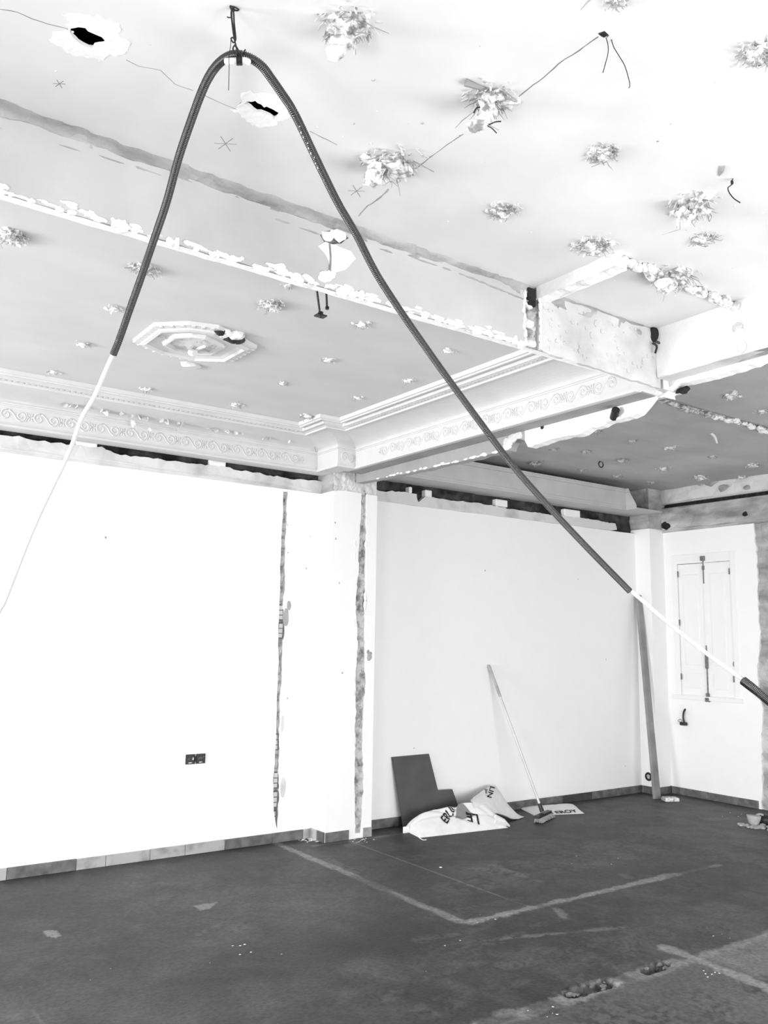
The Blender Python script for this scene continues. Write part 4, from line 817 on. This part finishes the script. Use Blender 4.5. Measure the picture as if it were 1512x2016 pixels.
# ---- double socket box
c0 = ony(365.5, 1503, BACK_Y); c1 = ony(403, 1482, BACK_Y); cc = (c0 + c1) / 2
sk = thing('socket_box', (cc[0], BACK_Y, .645), 'open double socket box set in the white wall, black inside', 'socket')
y = BACK_Y; x0, x1, z0, z1 = cc[0] - .073, cc[0] + .073, .612, .679
G().box((x0 - .008, y - .0015, z0 - .008), (x1 + .008, y + .002, z1 + .008)).mk('rim', M['white_pl'], sk)
for (a, b) in ((x0, cc[0] - .004), (cc[0] + .004, x1)):
    bo = G().box((a, y - .004, z0), (b, y - .002, z1)).mk('back_box', M['black'], sk)
    g = G(); fr = .006; g.box((a, y - .008, z0), (b, y - .002, z0 + fr)); g.box((a, y - .008, z1 - fr), (b, y - .002, z1)); g.box((a, y - .008, z0 + fr), (a + fr, y - .002, z1 - fr)); g.box((b - fr, y - .008, z0 + fr), (b, y - .002, z1 - fr)); g.mk('box_frame', M['black'], sk)
    g = G(); m_ = (a + b) / 2
    for k in range(4): p = np.array([a + .015 + .012 * k, y - .006, z0 + .02 + random.random() * .02]); g.tube(spline([p, p + np.array([.006, -.003, .012]), p + np.array([.012, 0, .004])], 8), .0016, 5)
    g.mk('wire_end', M['iron'], sk)
    vv, f_ = lumpmesh(.008, int(a * 100), (1.8, .4, .5)); mk('plaster_bit', vv + np.array([m_, y - .006, z0 + .009]), f_, M['lump'], sk)
G().box((cc[0] - .008, y - .008, z0 + .014), (cc[0] + .008, y - .003, z1 - .014)).mk('coupler', M['black'], sk)
vv, f_ = lumpmesh(.006, 4, (.7, .4, 1.6)); mk('plaster_bit', vv + np.array([cc[0] - .019, y - .008, .648]), f_, M['white_pl'], sk)
# round outlet in the corner
c = onx(1277, 1529, 7.44); c[0] = 7.438; t = thing('round_socket_box', c, 'round empty socket hole behind the foot of the leaning plank', 'socket')
g = G(); P_ = np.array([c + np.array([0, .038 * math.cos(a), .038 * math.sin(a)]) for a in np.linspace(0, 2 * PI, 25)]); g.tube(P_, .006, 6); g.mk('rim', M['black'], t)
G().tube([c + np.array([-.002, 0, 0]), c + np.array([.01, 0, 0])], .036, 20).mk('box_cup', M['dark'], t); vv, f_ = lumpmesh(.02, 9, (.4, 1, 1.2)); mk('plaster_bit', vv + c, f_, M['rough'], t)
# cable end hanging below the window
c = onx(1348, 1393, RIGHT_X); t = thing('hanging_connector', c, 'dark cable with a connector hanging from a wall plate below the shutters', 'cable')
y0, y1 = onx(1339, 1400, RIGHT_X)[1], onx(1361, 1400, RIGHT_X)[1]; G().box((RIGHT_X - .006, min(y0, y1), .80), (RIGHT_X, max(y0, y1), .895), bev=.002).mk('wall_plate', M['wht'], t)
P_ = spline([onx(1349, 1396, RIGHT_X - .01), onx(1346, 1402, RIGHT_X - .03), onx(1345, 1412, RIGHT_X - .035), onx(1347, 1424, RIGHT_X - .03)], 14); mk('cord', *tube(P_, .009, 8), M['dark'], t)
q = onx(1346, 1425, RIGHT_X - .03); G().box((q[0] - .025, q[1] - .032, q[2] - .016), (q[0] + .02, q[1] + .032, q[2] + .016), bev=.006).mk('connector', M['black'], t)
P_ = np.array([onx(1339 + 4 * math.cos(a), 1419 + 2.5 * math.sin(a), RIGHT_X - .03) for a in np.linspace(0, 2 * PI, 14)]); mk('wire_loop', *tube(P_, .003, 5), M['iron'], t)

# ---- L-shaped board leaning on the far wall
def lean(x, y):                                                      # plane from the floor in front of the baseboard to the wall above
    r = ray(x, y); y0, k = 5.775, (5.842 - 5.775) / .56; t = (y0 + k * EYE) / (r[1] - k * r[2]); return CAM + t * r
bp = [lean(*p) for p in ((770.5, 1490.5), (843, 1484), (861, 1556), (889, 1553.5), (905, 1590))]; bl = lean(793, 1632); bp = bp + [np.array([bp[-1][0], 5.777, .002]), np.array([bl[0], 5.775, .002])]
bp[4] = np.array([bp[4][0] + .01, 5.78, .03])
n_ = np.array([0, .993, -.12]) * .014; k = len(bp); v = [p for p in bp] + [p + np.array([0, -.011, .0]) for p in bp]
mk('leaning_board', v, [tuple(range(k)), tuple(range(2 * k - 1, k - 1, -1))] + [(i, k + i, k + (i + 1) % k, (i + 1) % k) for i in range(k)], M['board'], label='dark grey L-shaped board leaning on the wall behind the sacks', cat='board')

# ---- rubble sacks
def letters(txt, size):
    cu = bpy.data.curves.new('letters', 'FONT'); cu.body = txt; cu.size = size; cu.align_x = 'CENTER'; cu.align_y = 'CENTER'; cu.offset = size * .018
    o = bpy.data.objects.new('letters', cu); COL.objects.link(o); bpy.context.view_layer.update()
    me = bpy.data.meshes.new_from_object(o.evaluated_get(bpy.context.evaluated_depsgraph_get())); bpy.data.objects.remove(o)
    bm = bmesh.new(); bm.from_mesh(me); bmesh.ops.triangulate(bm, faces=bm.faces[:]); bmesh.ops.subdivide_edges(bm, edges=[e for e in bm.edges if e.calc_length() > size * .25], cuts=2, use_grid_fill=False); bmesh.ops.triangulate(bm, faces=bm.faces[:])
    bm.verts.index_update(); v = [q.co[:2] for q in bm.verts]; f = [[q.index for q in p.verts] for p in bm.faces]; bm.free(); bpy.data.meshes.remove(me); return np.array(v), f
class Sack:
    """plan outline warped by u along, v across, with a height field on top"""
    def __init__(s, c00, c10, c11, c01, h, seed, fold=1.): s.c = [np.array(q, float) for q in (c00, c10, c11, c01)]; s.h = h; s.seed = seed; s.fold = fold
    def plan(s, u, v): a, b, c, d = s.c; return a * (1 - u) * (1 - v) + b * u * (1 - v) + c * u * v + d * (1 - u) * v
    def z(s, u, v):
        eu = (max(0, 1 - abs(2 * u - 1) ** 5)) ** .42 * (.62 + .38 * min(1, u / .75))
        ev = (min(1, v / .62)) ** .72 * (1 if v < .62 else max(0, 1 - ((v - .62) / .38) ** 2.5) ** .7)
        P = np.array([[u * 3.1, v * 2.2, s.seed]]); n = float(fbm(P, .8, 2, s.seed)[0]) - .5; m_ = float(fbm(P, 2.2, 3, s.seed + 4)[0]) - .5
        cr = sum(a * math.exp(-((u * cx + v * cy - d + .06 * m_) / .035) ** 2) for cx, cy, d, a in ((.8, .6, .62, .16), (1, -.5, .2, .2), (.3, 1, .55, .10), (1, .35, .98, .14), (.7, -.7, .15, .12)))
        return s.h * eu * ev * (.92 + s.fold * (.34 * n + .12 * m_ - cr * .55)) + .004
    def find(s, x, y):
        best = None
        for i in range(1, 40):
            for j in range(4, 17):
                p = R.T @ (s.pt(i / 40, j / 30) - CAM); e = (W / 2 + FPX * p[0] / -p[2] - x) ** 2 + (Hh / 2 - FPX * p[1] / -p[2] - y) ** 2
                if best is None or e < best[0]: best = (e, i / 40, j / 30)
        return best[1:]
    def pt(s, u, v, lift=0.): q = s.plan(u, v); return np.array([q[0], q[1], s.z(u, v) + lift])
    def mesh(s, nu=64, nv=40):
        v = [s.pt(i / nu, j / nv) for i in range(nu + 1) for j in range(nv + 1)]; n = len(v); w = nv + 1
        f = [(i * w + j, (i + 1) * w + j, (i + 1) * w + j + 1, i * w + j + 1) for i in range(nu) for j in range(nv)]
        bd = [i * w for i in range(nu + 1)] + [nu * w + j for j in range(1, w)] + [i * w + nv for i in range(nu - 1, -1, -1)] + [j for j in range(nv - 1, 0, -1)]
        v += [np.array([v[i][0], v[i][1], .001]) for i in bd]; m_ = len(bd)
        f += [(bd[i], n + i, n + (i + 1) % m_, bd[(i + 1) % m_]) for i in range(m_)] + [tuple(n + i for i in range(m_))]; return v, f
    def put(s, v2, u0, v0, ang, su, sv, lift=.008):
        ca, sa = math.cos(ang), math.sin(ang); return [s.pt(min(.98, max(.02, u0 + (x * ca - y_ * sa) * su)), min(.98, max(.02, v0 + (x * sa + y_ * ca) * sv)), lift) for x, y_ in v2]
q = lambda x, y: onz(x, y, 0)[:2]
s1 = Sack(q(826, 1650), q(1000, 1630), (5.04, 5.56), (4.28, 5.70), .205, 5)
v, f = s1.mesh(); sk1 = mk('rubble_sack', v, f, M['sack'], smooth=True, label='full white woven sack lying in front of the leaning board, lettering on top', cat='sack', group='rubble sacks')
lu, lv = 1 / np.linalg.norm(s1.c[1] - s1.c[0]), 1 / np.linalg.norm(s1.c[3] - s1.c[0])
for txt, size, (u0, v0), ang in (('ERLIN', .088, s1.find(884, 1606), .62), ('LE', .11, s1.find(930, 1612), PI - .38)):
    v2, f2 = letters(txt, size); mk('print', s1.put(v2, u0, v0, ang, lu, lv), f2, M['ink'], sk1)
tri = np.array([(-.10, 0), (.10, 0), (0, .13)]); vv = []; ff2 = []; n_ = 10
for i in range(n_ + 1):
    for j in range(n_ + 1 - i): vv.append(tri[0] + (tri[1] - tri[0]) * i / n_ + (tri[2] - tri[0]) * j / n_)
ix = {}; k = 0
for i in range(n_ + 1):
    for j in range(n_ + 1 - i): ix[(i, j)] = k; k += 1
for i in range(n_):
    for j in range(n_ - i):
        ff2.append((ix[i, j], ix[i + 1, j], ix[i, j + 1]))
        if (i + 1, j + 1) in ix: ff2.append((ix[i + 1, j], ix[i + 1, j + 1], ix[i, j + 1]))
TV, TF = np.array(vv), ff2
mk('print_triangle', s1.put(TV - np.array([0, .04]), *s1.find(910, 1602), .0, lu, lv, .006), TF, M['ink_g'], sk1)
a = q(1000, 1630); mk('corner_ear', *tube([np.array([*(a + np.array([-.10, .05])), .07]), np.array([*(a + np.array([-.03, .02])), .045]), np.array([*(a + np.array([.02, 0])), .012])], [.04, .026, .006], 8), M['sack'], sk1)
a = q(799, 1640); G().box((a[0] - .03, a[1] - .01, .002), (a[0] + .03, a[1] + .0, .05), bev=.002).mk('label_tag', M['wht'], sk1)
a = q(826, 1652); mk('drawstring', *tube(spline([(a[0], a[1], .06), (a[0] - .03, a[1] - .02, .03), (a[0] - .01, a[1] - .05, .006), (a[0] + .02, a[1] - .06, .005)], 14), .003, 6), M['sack'], sk1)

# second sack: half open, standing up behind the first
b2 = 5.70
def bp2(x, y, yy): return ony(x, y, yy)
rows = [[(930, 1572, 5.60), (948, 1558, 5.70), (966, 1547, 5.76), (976, 1547, 5.78), (985, 1562, 5.79), (1000, 1585, 5.79)],
        [(928, 1575, 5.52), (950, 1570, 5.56), (972, 1562, 5.60), (988, 1566, 5.64), (1003, 1588, 5.64), (1022, 1606, 5.62)],
        [(935, 1592, 5.46), (955, 1584, 5.48), (968, 1582, 5.50), (985, 1590, 5.55), (1005, 1603, 5.56), (1032, 1613, 5.56)],
        [(945, 1600, 5.44), (962, 1600, 5.44), (975, 1600, 5.47), (992, 1605, 5.50), (1008, 1612, 5.50), (1020, 1616, 5.52)]]
RP = np.array([[bp2(*p) for p in r_] for r_ in rows]); RP[:, :, 2] = np.maximum(RP[:, :, 2], .004)
up = np.array([spline(r_, 25) for r_ in RP]); surf = np.array([spline(up[:, i], 17) for i in range(25)])
surf[:, :, 2] = np.maximum(surf[:, :, 2] + .012 * (fbm(surf.reshape(-1, 3), 9, 3, 4).reshape(25, 17) - .5), .004)
v = surf.reshape(-1, 3); nb = len(v); cg = surf.mean((0, 1)); vv = np.vstack([v, v + np.array([0, .012, -.006])]); vv[nb:, 2] = np.maximum(vv[nb:, 2], .002)
f = [(i * 17 + j, i * 17 + j + 1, (i + 1) * 17 + j + 1, (i + 1) * 17 + j) for i in range(24) for j in range(16)]; f += [tuple(nb + k for k in p[::-1]) for p in f]
sk2 = mk('rubble_sack', vv, f, M['sack'], smooth=True, label='half open white sack standing up behind the full one, printed at its peak', cat='sack', group='rubble sacks')
def on2(x, y, lift=.006):                                           # nearest surface point to a print point
    pr = np.array([(R.T @ (p - CAM)) for p in v]); sx = W / 2 + FPX * pr[:, 0] / -pr[:, 2]; sy = Hh / 2 - FPX * pr[:, 1] / -pr[:, 2]; i = np.argsort((sx - x) ** 2 + (sy - y) ** 2)[:4]; w = 1 / ((sx[i] - x) ** 2 + (sy[i] - y) ** 2 + .2); return deep(x, y, float((-pr[i, 2] * w).sum() / w.sum()) - lift)
v2, f2 = letters('LIN', 1.0); mk('print', [on2(966 + y_ * 13 - x * 5, 1559 + x * 15 + y_ * 4, .009) for x, y_ in v2], f2, M['ink'], sk2)
mk('print_triangle', [on2(957 + x * 34, 1553 + y_ * 110, .006) for x, y_ in TV], TF, M['ink_g'], sk2)
# third sack, flat under the broom
s3 = Sack(q(1052, 1606), q(1105, 1612), q(1152, 1598), q(1012, 1591) + np.array([.05, 0]), .03, 9, .8); s3.c[2] = q(1120, 1588) + np.array([.1, .05]); s3.c[1] = q(1150, 1602)
v, f = s3.mesh(48, 30); sk3 = mk('rubble_sack', v, f, M['sack'], smooth=True, label='empty white sack lying flat under the broom', cat='sack', group='rubble sacks')
l3 = 1 / np.linalg.norm(s3.c[1] - s3.c[0]); v2, f2 = letters('LEROY', .085); mk('print', s3.put(v2, .62, .10, .1, l3, 3., .004), f2, M['ink'], sk3)

# ---- broom
hd = ony(1068, 1599, 5.40); top = ony(962, 1309, 5.835)
bro = thing('broom', (hd[0], hd[1], 0), 'broom with pale metal handle leaning on the far wall, bristles on the floor', 'broom')
ax_ = (top - hd) / np.linalg.norm(top - hd)
mk('handle', *tube([hd + ax_ * .05, hd + ax_ * .5, top - ax_ * .30], .0115, 12), M['steel'], bro); mk('grip', *tube([top - ax_ * .30, top - ax_ * .29, top - ax_ * .02, top], [.0125, .014, .014, .009], 12), M['tile'], bro)
mk('ferrule', *tube([hd + ax_ * .005, hd + ax_ * .03, hd + ax_ * .075], [.02, .019, .015], 10), M['black'], bro)
e0 = ony(1053, 1604, 5.32); e1 = ony(1085, 1596, 5.47); dl = e1 - e0; hd_c = (e0 + e1) / 2; dl[2] = 0; L_ = np.linalg.norm(dl); ux = dl / L_; un = np.array([-ux[1], ux[0], 0])
g = G(); hz = hd[2] - .012
def obox(g, a0, a1, b0, b1, z0, z1, off=0.):
    P_ = [hd_c * np.array([1, 1, 0]) + ux * a + un * b + np.array([0, 0, z]) for z in (z0, z1) for (a, b) in ((a0, b0), (a1, b0), (a1, b1), (a0, b1))]; g.add(P_, [(0, 3, 2, 1), (4, 5, 6, 7), (0, 1, 5, 4), (1, 2, 6, 5), (2, 3, 7, 6), (3, 0, 4, 7)])
obox(g, -.15, .15, -.022, .022, hz - .018, hz + .006); g.mk('brush_head', M['black'], bro)
g = G()
for i in range(46):
    for j in range(5):
        a = -.14 + .28 * i / 45; b = -.016 + .008 * j; sp = 1 + .14 * abs(a) / .14; p = hd_c * np.array([1, 1, 0]) + ux * a + un * b + np.array([0, 0, hz - .015]); e = hd_c * np.array([1, 1, 0]) + ux * (a * sp + random.uniform(-.006, .006)) + un * (b * 2.2 - .015 + random.uniform(-.005, .005)) + np.array([0, 0, .002 + .01 * random.random()])
        g.tube([p, (p + e) / 2, e], [.0042, .0042, .003], 4)
g.mk('bristle', M['bristle'], bro, kind='stuff')

# ---- plank in the corner, cardboard-like block and drain pipes
b = np.array([7.255, 5.525, 0]); t_ = ony(1257, 1172, 5.80); d = t_ - b; d /= np.linalg.norm(d); sx = np.array([1, 0, 0]) - d * d[0]; sx /= np.linalg.norm(sx); sy = np.cross(d, sx)
w, th = .043, .015; P_ = [b + sx * i * w + sy * j * th for (i, j) in ((-1, -1), (1, -1), (1, 1), (-1, 1))] + [t_ + sx * i * w * .85 + sy * j * th for (i, j) in ((-1, -1), (1, -1), (1, 1), (-1, 1))]
P_ = np.array(P_); P_[:4, 2] = np.maximum(P_[:4, 2], .001)
mk('plank', P_, [(0, 3, 2, 1), (4, 5, 6, 7), (0, 1, 5, 4), (1, 2, 6, 5), (2, 3, 7, 6), (3, 0, 4, 7)], M['wood'], label='tall grey plank leaning into the far corner', cat='plank')
c = onz(1320, 1577, 0); g = G().box((c[0] - .07, c[1] - .05, .001), (c[0] + .07, c[1] + .05, .035), bev=.006); g.v = [tuple(np.array([c[0], c[1], 0]) + Matrix.Rotation(-.5, 3, 'Z') @ Vector((x - c[0], y_ - c[1], z))) for x, y_, z in g.v]
sp = g.mk('block', M['lump'], label='pale broken block on the floor beside the plank foot', cat='block')
vv, f_ = lumpmesh(.035, 21, (1.2, 1, .5)); mk('crumbled_end', vv + np.array([c[0] - .05, c[1] + .02, .025]), f_, M['rough'], sp)
c = onz(1484, 1626, 0); pit = thing('drain_pipe', c, 'open drain pipe stub standing out of rubble at the right edge', 'pipe')
def cup(c, r0, r1, h, tilt, name, parent):
    prf = [(r0 * .85, 0), (r0, h * .3), (r1, h), (r1 * 1.08, h), (r1 * 1.08, h * .9)]; prf = [(r0, 0), (r1 * .9, h * .6), (r1, h), (r1 * .86, h), (r1 * .7, h * .4), (0.001, h * .35)]
    v = []; n = 18
    for r_, z_ in prf: v += [np.array(c) + np.array(Matrix.Rotation(tilt, 3, 'Y') @ Vector((r_ * math.cos(a), r_ * math.sin(a), z_))) for a in np.linspace(0, 2 * PI, n, endpoint=False)]
    f = [(i * n + j, i * n + (j + 1) % n, (i + 1) * n + (j + 1) % n, (i + 1) * n + j) for i in range(len(prf) - 1) for j in range(n)]; return mk(name, v, f, M['clay'], parent, smooth=True)
cup(c, .03, .058, .085, .1, 'pipe_mouth', pit); c2 = c + np.array([.09, -.01, .045]); mk('pipe_collar', *tube([c2 + np.array([-.012, 0, 0]), c2 + np.array([.012, 0, .0])], .05, 16), M['clay'], pit)
mk('pipe_run', *tube([c2, c2 + np.array([.08, -.25, -.0])], .042, 14), M['dark'], pit)
vv, f_ = rough_patch(XY, c[0] - .08, c[0] + .26, c[1] - .3, c[1] + .1, .006, .02, .02, 5); g = G()
for k in range(60):
    vv, f_ = lumpmesh(random.uniform(.008, .03), k, (1, 1, .6), 1); g.add(vv + np.array([c[0] + random.uniform(-.12, .2), c[1] + random.uniform(-.25, .08), .008]), f_)
g.mk('rubble', M['rough'], None, kind='stuff', label='loose rubble round the drain pipe at the right edge')
g = G()                                                             # plaster crumbs scattered on the floor
for (a, b, n_, sp_, sz) in ((612, 1652, 34, .09, .012), (625, 1655, 20, .07, .01), (710, 1656, 16, .12, .008), (868, 1708, 1, .01, .016), (1395, 1845, 3, .2, .005), (490, 1885, 4, .15, .006), (460, 1862, 3, .12, .006), (226, 1912, 2, .1, .005), (945, 1812, 4, .1, .006), (890, 1858, 3, .3, .005), (1440, 1605, 5, .2, .007), (1400, 1920, 6, .08, .007), (1080, 1998, 5, .1, .006), (1170, 1690, 4, .3, .006)):
    c = onz(a, b, 0)
    for k in range(n_): vv, f_ = lumpmesh(sz * random.uniform(.3, .9), k + a, (1.4, 1, .4), 1, .8); g.add(vv + np.array([c[0] + random.gauss(0, sp_ * .5), min(5.82, c[1] + random.gauss(0, sp_ * .3)), .003]), f_)
g.mk('debris', M['band'], None, kind='stuff', label='white plaster crumbs scattered on the dark floor')
